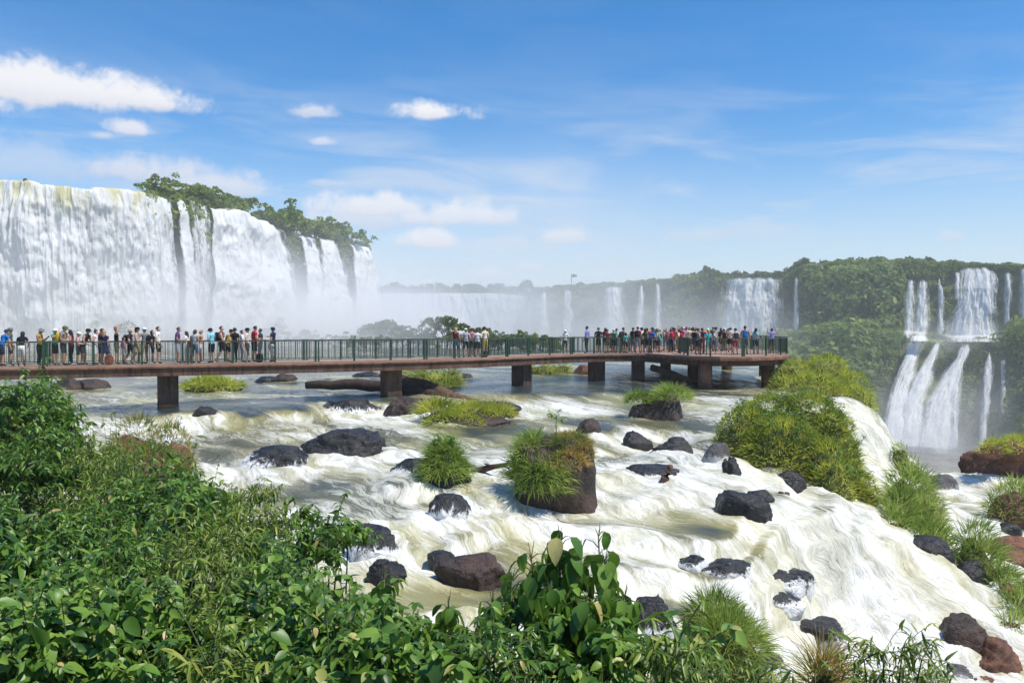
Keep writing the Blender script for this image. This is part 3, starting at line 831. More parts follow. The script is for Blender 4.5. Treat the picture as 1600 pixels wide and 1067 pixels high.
left_curtain(-400, 238, 'huge wide white waterfall pouring over the left plateau brink', 3.4, (0.88, 1.04), seed=1, edge=0.03)
left_curtain(226, 274, 'thin broken fall streaks beside the huge white waterfall', 2.2, (0.66, 0.70), seed=2, edge=0.25, bulge=.4)
left_curtain(276, 286, 'narrow single white stream between dark rock walls below bushes', 3.6, (1.0, .95), 2.5, seed=3, edge=0.3, bulge=.2)
left_curtain(292, 330, 'faint thin streaks of falling water on the dark rock', 1.0, (0.44, 0.52), seed=4, edge=0.2, bulge=.3)
left_curtain(326, 440, 'broad white waterfall right of the dark rock below the round trees', 4.2, (0.80, 1.05), 6.0, seed=5, edge=0.07)
left_curtain(468, 490, 'slender white fall under the bushy cliff top', 4.4, (0.85, 1.0), 11.0, seed=6, edge=0.3, bulge=.4)
left_curtain(497, 526, 'white forked fall between two bushes on the cliff top', 4.4, (0.85, 1.0), 12.0, seed=7, edge=0.25, bulge=.4)
left_curtain(546, 578, 'last white fall at the end of the plateau cliff', 4.6, (0.88, 1.0), 9.0, seed=8, edge=0.2, bulge=.4)

# ------------------------------------------------------------------ far falls, ribbons: rows of (left px, right px, py), kept in front of the cliff
FALL_ROWS = []


def ribbon(rows, label, off=4.0, dens=(0.9, 1.0), seed=0, edge=0.2, group=None, dshift=None):
    rows = np.array(rows, float); FALL_ROWS.append(rows)
    n = max(8, int((rows[:, 1] - rows[:, 0]).max() * 0.7)); nv = max(30, int((rows[-1, 2] - rows[0, 2]) * 0.7))
    yy = np.linspace(rows[0, 2], rows[-1, 2], nv)
    l = np.interp(yy, rows[:, 2], rows[:, 0]); r = np.interp(yy, rows[:, 2], rows[:, 1])
    u = np.linspace(0, 1, n); G = np.zeros((n, nv, 3))
    for j in range(nv):
        xx = l[j] + (r[j] - l[j]) * u
        d0 = cliff_cols(xx); dd = np.array([np.interp(yy[j], d0[i, :, 0], d0[i, :, 1]) for i in range(n)])
        k = j / (nv - 1)
        dd = dd - off - 3.5 * math.sqrt(k) - 1.6 * np.sin(u * math.pi)
        G[:, j] = pxv(xx, np.full(n, yy[j]), dd)
    w = np.linalg.norm(G[-1, :, :2] - G[0, :, :2], axis=1)
    ag = u[:, None] * w.mean(); dz = (G[0, 0, 2] - G[..., 2]); ag = np.broadcast_to(ag, dz.shape)
    nn = fbm(np.stack([ag * .3, dz * .12, 0 * dz + seed], -1), 4, 81 + seed) - .5
    n2 = fbm(np.stack([ag * 1.0, dz * .12, 0 * dz + seed], -1), 4, 83 + seed, .55, True) - .5
    G[..., 1] -= (nn * 3 + n2 * 1.5)
    ed = sstep(0, edge + .2, np.minimum(u, 1 - u))
    q = np.linspace(0, 1, nv)[None, :]
    de = dens[0] - .06 + (dens[1] - dens[0]) * q - 0.55 * (1 - ed)[:, None] + nn * 0.45
    de = de - 0.5 * (1 - sstep(0, 0.05, q)) - 0.35 * sstep(.9, 1.0, q)
    return obj('waterfall', mesh_np('waterfall', G.reshape(-1, 3), grid_faces(n, nv), True, {'flow': np.stack([ag.ravel(), dz.ravel(), 0 * dz.ravel() + seed * 5], 1), 'dens': de.ravel()}),
               M['fall_far'], label=label, cat='waterfall', group=group)


ribbon([(500, 829, 458), (500, 829, 545)], 'long misty curtain fall far behind the walkway at the throat of the canyon', 5, (1.15, 1.2), 11, 0.02)
ribbon([(844, 856, 456), (836, 862, 530)], 'faint misty stream just right of the long far curtain', 5, (0.85, .95), 12, .3)
ribbon([(878, 894, 452), (874, 898, 530)], 'faint misty stream below the flagpole', 5, (0.85, .95), 13, .3)
ribbon([(940, 976, 447), (934, 978, 530)], 'wider misty stream on the hazy cliff', 5, (0.85, .95), 14, .2)
ribbon([(998, 1006, 445), (986, 1010, 530)], 'slanting thin stream on the hazy cliff', 5, (0.85, .95), 15, .3)
ribbon([(1023, 1032, 441), (1018, 1036, 530)], 'straight thin stream next to the slanting one on the hazy cliff', 5, (0.9, .95), 16, .3)
ribbon([(1132, 1224, 434), (1124, 1224, 455), (1112, 1224, 532)], 'wide bright block fall behind the end of the viewing platform', 6, (0.98, 1.0), 17, .06)
ribbon([(1241, 1246, 433), (1238, 1249, 470), (1236, 1249, 526)], 'thin lone fall on the left flank of the wooded headland', 6, (0.9, .95), 18, .3)
ribbon([(1417, 1429, 436), (1411, 1430, 470), (1409, 1430, 528)], 'left strand of the paired upper falls on the wooded cliff', 8, (0.9, 1.0), 19, .3)
ribbon([(1434, 1450, 437), (1428, 1452, 470), (1424, 1454, 528)], 'right strand of the paired upper falls on the wooded cliff', 8, (0.95, 1.02), 20, .25)
ribbon([(1464, 1472, 433), (1462, 1474, 480), (1458, 1477, 522)], 'slim faint fall between the paired falls and the main fall', 8, (0.78, .85), 21, .3)
ribbon([(1490, 1499, 425), (1490, 1500, 470)], 'short thin trickle beside the main upper fall', 8, (0.9, .9), 22, .3)
ribbon([(1500, 1550, 418), (1498, 1556, 428), (1494, 1557, 470), (1480, 1560, 505), (1470, 1566, 534)], 'main bright upper fall on the wooded cliff with a spreading foot', 9, (1.02, 1.06), 23, .08)
ribbon([(1566, 1583, 424), (1565, 1583, 470), (1566, 1584, 516)], 'soft double trickle right of the main upper fall', 8, (0.78, .85), 24, .25)
ribbon([(1590, 1614, 418), (1589, 1614, 470), (1590, 1616, 512)], 'thin upper fall cut by the picture edge', 8, (0.9, .95), 25, .25)
ribbon([(1418, 1446, 529), (1414, 1440, 548), (1402, 1434, 580), (1388, 1424, 620), (1378, 1420, 660), (1370, 1418, 704)], 'left lower cascade tumbling over ledges into the canyon', 8, (1.0, 1.05), 26, .14)
ribbon([(1460, 1472, 533), (1448, 1468, 556), (1424, 1458, 590), (1408, 1446, 630), (1398, 1442, 706)], 'middle lower cascade bending left towards the canyon pool', 9, (0.97, 1.03), 27, .14)
ribbon([(1500, 1514, 538), (1492, 1511, 560), (1468, 1504, 590), (1446, 1498, 625), (1436, 1494, 660), (1424, 1494, 708)], 'broad lower cascade fanning out above the canyon pool', 10, (1.0, 1.05), 28, .12)
ribbon([(1486, 1502, 600), (1484, 1499, 650), (1482, 1498, 708)], 'thin side strand of the broad lower cascade', 9, (0.85, .9), 29, .3)
ribbon([(1543, 1551, 548), (1534, 1554, 570), (1530, 1549, 630), (1526, 1542, 690), (1516, 1540, 728)], 'long thin lower fall on the mossy cliff right of the cascades', 9, (0.85, .95), 30, .3)
ribbon([(1561, 1571, 560), (1560, 1571, 650)], 'very faint trickle on the mossy cliff', 9, (0.72, .74), 31, .3)
ribbon([(1424, 1446, 524), (1420, 1452, 533)], 'white lip pool below the paired upper falls', 11, (1.0, 1.0), 32, .1)
def ico(sub):
    bm = bmesh.new(); bmesh.ops.create_icosphere(bm, subdivisions=sub, radius=1.0)
    V = np.array([v.co[:] for v in bm.verts]); Fc = np.array([[v.index for v in f.verts] for f in bm.faces]); bm.free()
    return V, Fc


ICO5, ICO4 = ico(5), ico(4)


def rock_verts(w, dpt, h, seed, rough=0.32, sub=ICO4):
    V = sub[0].copy(); off = seed * 3.7
    # planes cut off give the broken facets
    rs = np.random.default_rng(seed)
    for k in range(9):
        nrm = rs.normal(size=3); nrm /= np.linalg.norm(nrm); lim = rs.uniform(.62, .9)
        dd = V @ nrm; V = V - np.maximum(dd - lim, 0)[:, None] * nrm * .9
    n = fbm(V * 1.3 + off, 5, seed) - .5; n2 = fbm(V * 4.2 + off, 4, seed + 5, .55, True) - .5
    V = V * (1 + rough * 1.5 * n + rough * .35 * n2)[:, None]
    for k in range(3): V[:, k] -= (V[:, k].max() + V[:, k].min()) / 2
    V = V / np.abs(V).max(0)
    return V * np.array([w / 2, dpt / 2, h])


# ------------------------------------------------------------------ foliage helpers
def leaf_quads(P, size, rnd, flat=0.0, up=None):
    """random leaf-sized quads at points P -> verts, faces, attr"""
    n = len(P); size = np.broadcast_to(size, n)
    a = RNG.normal(size=(n, 3)); a /= np.linalg.norm(a, axis=1)[:, None]
    b = RNG.normal(size=(n, 3))
    if up is not None: a = a * (1 - flat) + up * flat; a /= np.linalg.norm(a, axis=1)[:, None]
    b -= (a * b).sum(1)[:, None] * a; b /= np.linalg.norm(b, axis=1)[:, None]; c = np.cross(a, b)
    s = size[:, None]
    V = np.stack([P - b * s, P + c * s * .55, P + b * s, P - c * s * .55], 1).reshape(-1, 3)
    return V, np.arange(n * 4).reshape(n, 4), np.repeat(rnd, 4)


def clumps(C, rad, per, size, seed=0, squash=0.75, tone=None, flat=.45, inner=.45):
    """many leaf quads on the shells of clumps at C with radii rad"""
    n = len(C); rad = np.broadcast_to(rad, n)
    d = RNG.normal(size=(n, per, 3)); d /= np.linalg.norm(d, axis=2)[..., None]
    d[..., 2] = np.where(d[..., 2] < -0.35, -d[..., 2], d[..., 2])
    rr = rad[:, None] * (RNG.uniform(inner, 1.0, (n, per)) ** 0.5) * RNG.uniform(0.8, 1.15, (n, per))
    P = C[:, None] + d * rr[..., None] * np.array([1, 1, squash])
    base = (RNG.uniform(0, .75, n) if tone is None else tone)
    r = np.clip(base[:, None] + RNG.uniform(-.12, .25, (n, per)), 0, .98)
    V, Fq, A = leaf_quads(P.reshape(-1, 3), np.repeat(rad * size, per) * RNG.uniform(.6, 1.3, n * per), r.ravel(), flat, d.reshape(-1, 3))
    return V, Fq, A


def in_fall(x, y, m=4):
    for rows in FALL_ROWS:
        if rows[0, 2] - 3 < y < rows[-1, 2] + 2:
            if np.interp(y, rows[:, 2], rows[:, 0]) - m < x < np.interp(y, rows[:, 2], rows[:, 1]) + m: return True
    return False


# ------------------------------------------------------------------ the wooded headland and canyon slopes (one mass)
gx = CLIFF_G; C = []; Rr = []; tone = []
xsf = np.concatenate([np.arange(380, 1240, 5), np.arange(1240, 1660, 3.0), np.arange(1660, 2600, 14)])
tries = 0
while len(C) < 4600 and tries < 60000:
    tries += 1
    i = random.randrange(len(xsf)); j = int(random.random() * 70)
    x = xsf[i]
    if x < 834 or (x > 1750 and random.random() < .6): continue
    p = gx[i, min(j, 69)]
    yy = HOR - p[2] / p[1] * F
    if p[2] < -46 or in_fall(x, yy, 5): continue
    tq = j / 69.0
    dark_face = (x > 1535 and tq > .56 and random.random() < .4) or (x < 1240 and 0.1 < tq < .5 and random.random() < .8) or (tq > .4 and tq < .5 and random.random() < .6) or (x > 1395 and .05 < tq < .5 and random.random() < .45)
    if dark_face: continue
    r = random.uniform(2.2, 4.6) if random.random() < .7 else random.uniform(4.5, 7.5)
    if x > 1700: r *= 1.3
    near = any(abs(x - (f[:, 0].min() + f[:, 1].max()) / 2) < (f[:, 1].max() - f[:, 0].min()) / 2 + 12 for f in FALL_ROWS if f[0, 2] - 8 < yy < f[-1, 2] + 5)
    if near: r = min(r, 2.4)
    if j < 9: r = min(r, 2.6)
    C.append(p + np.array([0, -0.5, 0.3 * r if j > 8 else -.5 * r])); Rr.append(r)
    tone.append(np.clip(.42 + 1.3 * (fbm(np.array([[p[0] * .03, p[1] * .03, p[2] * .05]]), 3, 91)[0] - .5) + random.uniform(-.15, .2), 0, .8))
V, Fq, A = clumps(np.array(C), np.array(Rr), 56, 0.25, tone=np.array(tone), flat=.66, inner=.72)
obj('forest_slope', mesh_np('forest_slope', V, Fq, False, {'rnd': A}), M['canopy'], kind='stuff')
# skyline woods: on the far plateau and along the headland top
C = []; Rr = []
for x in np.arange(385, 1900, 1.3):
    c = cliff_cols([x])[0]; y0, d0 = c[0]
    for k in range(2):
        dd = d0 + random.uniform(3, 70)
        p = px(x, y0, d0)
        if x < 830:
            h = random.uniform(1, 7) * (0.5 + fbm(np.array([[x * .05, 0, 0]]), 3, 5)[0])
            dd = d0 + random.uniform(25, 90)
            s = dd / d0; C.append((p.x * s, dd, p.z + h)); Rr.append(random.uniform(2.0, 4.0))
        else:
            up_ = 3.2 if 1095 < x < 1262 else 0.0
            if in_fall(x, y0 + 3, 3): dd += 35; up_ += 2.0
            s = dd / d0; C.append((p.x * s, dd, p.z + up_ + random.uniform(-1.5, .6))); Rr.append(random.uniform(1.4, 2.8))
V, Fq, A = clumps(np.array(C), np.array(Rr), 40, 0.34, tone=RNG.uniform(.1, .5, len(C)))
obj('plateau_woods', mesh_np('plateau_woods', V, Fq, False, {'rnd': A}), M['canopy_dark'], kind='stuff')


# ------------------------------------------------------------------ single trees
def tree(name, label, base, h, w, mat, style='round', seed=0, group=None, cat='tree'):
    rs = random.Random(seed); o = thing(name, label, cat, base, 0, group)
    mb = MB(); C = []; Rr = []
    th = h * (.55 if style == 'flat' else .35)
    tops = []
    nl = 6 if style == 'flat' else 7
    mb.tube([(0, 0, -.6), (0.05 * w, 0, th * .5), (0, 0.03 * w, th)], [h * .035, h * .028, h * .02], 7)
    for k in range(nl):
        a = k * 6.283 / nl + rs.uniform(-.4, .4); rr = w * .5 * rs.uniform(.45, .95)
        zt = h * (rs.uniform(.78, .95) if style == 'flat' else rs.uniform(.45, .95))
        e = (math.cos(a) * rr, math.sin(a) * rr, zt); tops.append(e)
        mid = (e[0] * .45, e[1] * .45, th + (zt - th) * .6)
        mb.tube([(0, 0, th * .85), mid, e], [h * .016, h * .011, h * .005], 5)
    mb.build('trunk', M['bark'], o, True)
    for e in tops + [(0, 0, h * .93)]:
        for q in range(4):
            C.append((e[0] + rs.gauss(0, w * .10), e[1] + rs.gauss(0, w * .10), e[2] + rs.gauss(0, h * (.03 if style == 'flat' else .08))))
            Rr.append(w * rs.uniform(.08, .16))
    V, Fq, A = clumps(np.array(C), np.array(Rr), 40, .36, squash=.5 if style == 'flat' else .8)
    obj('crown', mesh_np('crown', V, Fq, False, {'rnd': A}), mat, o)
    return o


def bush(name, label, base, h, w, mat, seed=0, group=None, hang=0.0, toward=(0, 0)):
    rs = random.Random(seed); o = thing(name, label, 'bush', base, 0, group)
    mb = MB(); C = []; Rr = []
    for k in range(9):
        a = rs.uniform(0, 6.283); rr = w * .5 * math.sqrt(rs.random()); zt = h * rs.uniform(.35, .85)
        e = (math.cos(a) * rr, math.sin(a) * rr, zt)
        mb.tube([(e[0] * .3, e[1] * .3, -.4), (e[0] * .7, e[1] * .7, zt * .5), e], [.09, .06, .03], 5)
        for q in range(4):
            C.append((e[0] + rs.gauss(0, w * .1), e[1] + rs.gauss(0, w * .1), max(.2, e[2] + rs.gauss(0, h * .14)))); Rr.append(min(w, h) * rs.uniform(.14, .26))
    if hang > 0:
        for k in range(int(30 * hang)):
            s = rs.random(); a = rs.uniform(-.5, .5) * w
            C.append((toward[0] * (1.2 + 1.0 * s) - toward[1] * a, toward[1] * (1.2 + 1.0 * s) + toward[0] * a, 1.0 - hang * 6.0 * s)); Rr.append(rs.uniform(.8, 1.7))
    mb.build('stem', M['bark'], o, True, kind='stuff')
    V, Fq, A = clumps(np.array(C), np.array(Rr), 44, .33)
    obj('foliage', mesh_np('foliage', V, Fq, False, {'rnd': A}), mat, o)
    return o


def on_lip(x, back):
    xl = x
    for _ in range(12):
        p, n = lip_frame(min(xl, 580)); q = p - n * back
        xl += .7 * (x - (800 + q[0] / q[1] * F))
    return (q[0], q[1], LIPZ - 0.7), n


TR = [('tree', 316, 5.0, 4.6, 6.5, 'flat', 'airy flat topped tree on the cliff above the narrow stream'),
      ('tree', 378, 6.0, 6.0, 8.0, 'round', 'rounded dark tree above the broad waterfall'),
      ('tree', 398, 8.0, 4.6, 6.5, 'round', 'smaller rounded tree merging into the cliff top scrub'),
      ('tree', 458, 8.0, 6.4, 7.5, 'round', 'flat crowned tree near the middle of the cliff top scrub'),
      ('tree', 436, 10.0, 5.6, 6.0, 'round', 'small tree rising behind the cliff top scrub'),
      ('tree', 497, 6.0, 6.4, 6.0, 'flat', 'slender leaning tree with tufted crown on the descending cliff'),
      ('tree', 345, 7.0, 4.6, 6.0, 'round', 'low tree between the airy tree and the rounded tree')]
for k, (nm, x, bk, h, w, st, lb) in enumerate(TR):
    b, n = on_lip(x, bk); tree(nm, lb, b, h, w, M['canopy_dark'], st, 100 + k)
BU = [(244, 2.6, 2.4, 5.0, .2, 'low bush at the end of the huge white waterfall brink'), (262, 2.2, 3.4, 6.5, 1.0, 'bush hanging over the dark rock beside the narrow stream'),
      (300, 2.0, 3.0, 7.0, 1.3, 'bush hanging below the airy flat topped tree'), (318, 2.5, 3.2, 6.5, 1.4, 'hanging scrub just left of the broad waterfall'),
      (342, 4.5, 2.2, 6.0, 0, 'low scrub behind the broad waterfall brink'), (362, 4.2, 3.0, 7.0, 0, 'scrub at the foot of the rounded tree'), (415, 4.5, 4.4, 9.0, .3, 'dense bush at the bend of the broad waterfall brink'),
      (432, 4.0, 5.2, 10.0, .8, 'tall green bush where the broad waterfall ends'), (450, 3.0, 5.4, 10.0, 1.4, 'large bush draped over the bare dark cliff'), (468, 3.0, 5.6, 10.0, 1.2, 'large bush left of the slender fall'),
      (486, 4.0, 4.8, 9.0, .5, 'bush on the brink of the slender fall'), (503, 2.5, 5.0, 9.0, 1.3, 'rounded bush between slender fall and forked fall'), (520, 3.2, 4.2, 9.0, 1.0, 'bush over the forked fall'),
      (539, 2.2, 4.8, 10.0, 1.6, 'bush drooping between forked fall and last fall'), (556, 4.5, 3.6, 9.0, .2, 'low bush behind the last fall brink'), (568, 4.0, 2.6, 6.0, .5, 'outermost bush at the cliff end')]
for k, (x, bk, h, w, hg, lb) in enumerate(BU):
    b, n = on_lip(x, bk); bush('bush', lb, b, h * 1.25, w * 1.1, M['canopy'], 200 + k, 'bushes along the fall brink', hg, (n[0], n[1]))

for k, (x, w_, lb) in enumerate(((42, .8, 'dark rock standing on the brink of the huge white waterfall'),)):
    b, n = on_lip(x, .6); Vr = rock_verts(w_, w_, w_ * .8, 860 + k)
    o = obj('boulder', mesh_np('boulder', Vr, ICO4[1], True, {'low': 0 * Vr[:, 0]}), M['basalt'], label=lb, cat='rock', group='rocks on the fall brink'); o.location = (b[0], b[1], LIPZ + .1)

# misty trees and shrubs on the terrace behind the walkway
MT = [(605, 497, 150, 9.0, 'domed', 'tall domed tree in the mist behind the walkway pier'), (697, 492, 150, 7.0, 'domed', 'round topped tree in the mist behind the five onlookers'),
      (640, 510, 150, 9.0, '', 'lower misty shrub between the two domed trees'), (665, 511, 148, 6.0, '', 'small misty shrub beside the round topped tree'), (725, 508, 146, 6.0, '', 'misty shrub right of the round topped tree'),
      (752, 507, 144, 6.0, '', 'misty shrub behind the onlookers in white'), (788, 513, 140, 4.0, '', 'small rounded misty shrub standing alone'), (815, 515, 138, 4.0, '', 'low misty shrub left of the bright green bush'),
      (858, 519, 120, 6.0, 'green', 'bright green low bush just above the far railing'), (545, 515, 150, 10.0, '', 'wide misty shrub at the foot of the last fall'), (500, 517, 150, 10.0, '', 'misty scrub below the forked fall'),
      (470, 511, 155, 8.0, '', 'grey misty scrub behind the man in navy'), (415, 503, 160, 12.0, '', 'grey misted mound behind the people in black'), (390, 498, 165, 12.0, '', 'tallest grey misted mound below the broad waterfall'), (340, 512, 160, 10.0, '', 'misted shrub behind the purple shirted man'),
      (270, 515, 155, 12.0, '', 'misted shrub behind the man in white'), (160, 499, 120, 12.0, '', 'misted grassy mound behind the queue'), (115, 499, 120, 12.0, '', 'misted low mound behind the capped man with yellow pack'),
      (835, 517, 132, 5.0, '', 'misty shrub close to the bright green bush'), (585, 512, 152, 6.0, '', 'misty shrub left of the tall domed tree'), (575, 519, 130, 8.0, '', 'low misty scrub behind the empty stretch of railing'), (770, 517, 128, 6.0, '', 'low misty scrub right of the onlookers')]
for k, (x, y, d, w, st, lb) in enumerate(MT):
    d = d + (18 if x < 300 else 0)
    p = px(x, y + 3, d); h = (p.z + 3.9) * (.82 if st != 'domed' else .9)
    if st == 'domed': tree('tree', lb, (p.x, d, -3.9), h, w, M['canopy_dark'], 'round', 300 + k)
    else: bush('shrub', lb, (p.x, d, -3.9), h * 1.05, w, M['canopy'] if st == 'green' else M['canopy_dark'], 300 + k, 'misty shrubs behind the walkway')

# flag and small lookout far up on the hazy cliff
p = px(893, 446, cliff_d(893, 447) + 6)
fl = thing('flagpole', 'tiny flagpole with flag on the hazy far cliff top', 'flagpole', p)
mb = MB(); mb.tube([(0, 0, -1.5), (0, 0, 7.4)], [.34, .26], 8); mb.build('pole', M['steel'], fl)
V = []; n = 10
for i in range(n):
    for j in range(4):
        V.append((0.1 + i * .36, .25 * math.sin(i * .9), 7.2 - j * .62 - .02 * i))
M['flag'] = mat_plain('flag_cloth', (0.10, 0.30, 0.16), 0.8, 0.1, 0.3, 1.0, 0.0)
obj('flag', mesh_np('flag', V, grid_faces(n, 4)), M['flag'], fl)


# ------------------------------------------------------------------ boulders
for k, (p, w, h, mt, lb) in enumerate(ROCKS):
    dp = min(w * .85, 2.6 * max(h, .3) + .3)
    seed = 400 + k; big_ = w * 1244 / p.y > 60
    hh = max(.52 * h, h - .5 * dp * abs(p.z) / p.y)
    Vr = rock_verts(w * 1.04, dp, hh, seed, (.30, .42, .36)[k % 3], ICO5 if big_ else ICO4)
    sk = RNG.uniform(-.45, .45); Vr[:, 0] += sk * Vr[:, 2] * (Vr[:, 2] > 0)
    st = .22 * hh; lay = np.floor(Vr[:, 2] / st + .6 * fbm(Vr * 1.5, 2, seed)) * st
    Vr[:, 2] = np.where(Vr[:, 2] > 0, Vr[:, 2] * .68 + lay * .32, Vr[:, 2])
    Vr[:, 2] = np.where(Vr[:, 2] < 0, Vr[:, 2] * 2.4, Vr[:, 2])
    low = 1 - sstep(-.05 * hh, .75 * hh, Vr[:, 2])
    o = obj('boulder', mesh_np('boulder', Vr, (ICO5 if big_ else ICO4)[1], True, {'low': low}), M[mt], label=lb, cat='rock', group='rocks in the rapids')
    o.location = (p.x, p.y + dp * .46, p.z)
    o.rotation_euler = (RNG.uniform(-.08, .08), RNG.uniform(-.12, .12), RNG.uniform(-.2, .2))


# ------------------------------------------------------------------ grass
def blades(P, D, L, width, droop, rnd, dry, seg=3):
    """P base, D start direction, L length -> bent tapering strips"""
    n = len(P); D = D / np.linalg.norm(D, axis=1)[:, None]
    side = np.cross(D, RNG.normal(size=(n, 3))); side /= np.linalg.norm(side, axis=1)[:, None] + 1e-9
    out = []
    q = P.copy(); d = D.copy(); tp = []
    L = np.broadcast_to(L, n); width = np.broadcast_to(width, n); droop = np.broadcast_to(droop, n)
    for k in range(seg + 1):
        s = k / seg; ww = (width * (1 - s ** 1.6) * .5 + .0015)[:, None]
        out += [q - side * ww, q + side * ww]; tp += [s, s]
        d = d.copy(); d[:, 2] -= droop * (.35 + .9 * s); d /= np.linalg.norm(d, axis=1)[:, None]
        q = q + d * (L / seg)[:, None]
    V = np.stack(out, 1); m = 2 * (seg + 1); Fc = []
    b = np.arange(n)[:, None] * m
    for k in range(seg):
        Fc.append(np.concatenate([b + 2 * k, b + 2 * k + 1, b + 2 * k + 3, b + 2 * k + 2], 1))
    return V.reshape(-1, 3), np.concatenate(Fc), np.repeat(rnd, m), np.tile(tp, n), np.repeat(dry, m)


def grass_mesh(parts):
    V = []; Fc = []; a = []; b = []; c = []; n = 0
    for (v, f, r, tp, dr) in parts:
        V.append(v); Fc.append(f + n); a.append(r); b.append(tp); c.append(dr); n += len(v)
    return mesh_np('grass', np.concatenate(V), np.concatenate(Fc), True, {'rnd': np.concatenate(a), 'tip': np.concatenate(b), 'dry': np.concatenate(c)})


def tuft(c, r, hgt, n, L, width=.016, droop=.28, dryk=.3, spread=1.0, tone=None):
    """dome of blades: centre c, radius r (x,y), dome height hgt"""
    r = np.broadcast_to(np.asarray(r, float), 2)
    a = RNG.uniform(0, 2 * math.pi, n); q = np.sqrt(RNG.uniform(0, 1, n))
    rag = .72 + .56 * fbm(np.stack([np.cos(a) * 2 + c[0], np.sin(a) * 2 + c[1], 0 * a], -1), 3, 13)
    q0 = q; q = q * rag; x, y = np.cos(a) * q, np.sin(a) * q
    q = q0; z = hgt * np.clip(1 - q ** 3, 0, 1)
    P = np.stack([x * r[0], y * r[1], z], 1) + np.asarray(c, float)
    D = np.stack([x * spread, y * spread, .55 + .6 * (1 - q)], 1) + RNG.normal(0, .28, (n, 3))
    D[:, 2] = np.maximum(D[:, 2], .05)
    ln = L * RNG.uniform(.35, 1.1, n) * (.45 + 1.1 * fbm(P * 1.7 + 5, 3, 17))
    wl = fbm(P * .8 + 50, 2, 19) - .5; D = D + np.stack([wl * 1.6, -wl * .8 - .1, 0 * wl], 1)
    pn = fbm(P * 1.2, 3, 7)
    rnd = np.clip((.5 if tone is None else tone) + (pn - .5) * 1.3 + RNG.normal(0, .14, n), 0, 1)
    dry = np.clip(dryk + (fbm(P * .9 + 31, 3, 9) - .5) * 1.2 + RNG.normal(0, .12, n), 0, 1)
    return blades(P, D, ln, width, droop, rnd, dry)


def islet(box, label, tufts, mat='grass', rockmat='basalt', rock=True, rockh=.6, name='grass_islet', seed=0, base=None, cat='islet', moss=()):
    """box: photo box.  tufts: (fx, fy, fz, rx, n, L, droop, dry, tone) in fractions of the box width / height"""
    x0, y0, x1, y1 = box; p = base or on_river((x0 + x1) / 2, y1 - 2)
    w = (x1 - x0) * p.y / F; h = (y1 - y0) * p.y / F * .88
    dp = min(w * .8, 3.5 + w * .2)
    o = thing(name, label, cat, (p.x, p.y + dp * .4, p.z))
    if rock:
        rw = w * .96
        Vr = rock_verts(rw, dp * .95, h * rockh, 600 + seed, .28, ICO5)
        me = mesh_np('rock', Vr, ICO5[1], True, {'low': 1 - sstep(0, h * .5, Vr[:, 2])})
        obj('rock', me, M[rockmat], o)
    parts = []
    for (fx, fy, fz, rx, dome, n, L, droop, dry, tone) in tufts:
        parts.append(tuft((fx * w, fy * dp, fz * h), (rx * w, rx * w * .85), dome * h, int(n), L * h, max(.011, .0009 * p.y), droop, dry, 1.0, tone))
    obj('grass', grass_mesh(parts), M[mat], o, kind='stuff')
    if moss:
        parts = [tuft((fx * w, fy * dp, fz * h), (rx * w, rx * w * .85), dome * h, int(n), L * h, max(.011, .0009 * p.y), droop, dry, 1.0, tone) for (fx, fy, fz, rx, dome, n, L, droop, dry, tone) in moss]
        obj('moss', grass_mesh(parts), M['grass_brown'], o, kind='stuff')
    return o, w, h, dp


def leaf_mesh(name, L=1.0, W=.42, fold=.22, droop=.5, curl=.0):
    """a pointed ovate leaf along +Y, its upper face to +Z"""
    ts = [0, .16, .4, .66, .86, 1.0]; V = []; Fc = []
    for i, s in enumerate(ts):
        wv = W * .5 * (math.sin(math.pi * s ** .72) ** .8 if 0 < s < 1 else 0)
        y = s * L; z = -droop * s * s * L * .5
        if 0 < s < 1: V += [(-wv, y, z + fold * wv + curl * wv), (0, y, z), (wv, y, z + fold * wv)]
        else: V += [(0, y, z)]
    Fc3 = [(0, 2, 1), (0, 3, 2)]; Fc4 = []
    for k in range(3):
        a = 1 + 3 * k; Fc4 += [(a, a + 1, a + 4, a + 3), (a + 1, a + 2, a + 5, a + 4)]
    e = 1 + 3 * 3; Fc3 += [(e, e + 1, e + 3), (e + 1, e + 2, e + 3)]
    me = bpy.data.meshes.new(name); me.from_pydata(V, [], Fc3 + Fc4)
    me.polygons.foreach_set('use_smooth', [True] * len(me.polygons)); me.update()
    return me, np.array(V), Fc3, Fc4


LEAF = {'lance': [leaf_mesh('leaf', 1, .34, .3, d) for d in (.25, .55, .9)],
        'heart': [leaf_mesh('leaf', 1, .62, .28, d, c) for d, c in ((.25, 0), (.5, .15), (.8, 0))]}
LEAF['narrow'] = [leaf_mesh('leaf', 1, .2, .3, d) for d in (.3, .7, 1.1)]
LEAFM = {'lance': M['leaf'], 'heart': M['leaf_broad'], 'narrow': M['leaf_narrow']}
for k, ls in LEAF.items():
    for l in ls: l[0].materials.append(LEAFM[k])


def leaf_basis(d, up):
    y = d / np.linalg.norm(d); x = np.cross(y, up); nx = np.linalg.norm(x)
    x = x / nx if nx > 1e-4 else np.array([1.0, 0, 0]); z = np.cross(x, y)
    return np.stack([x, y, z], 1)


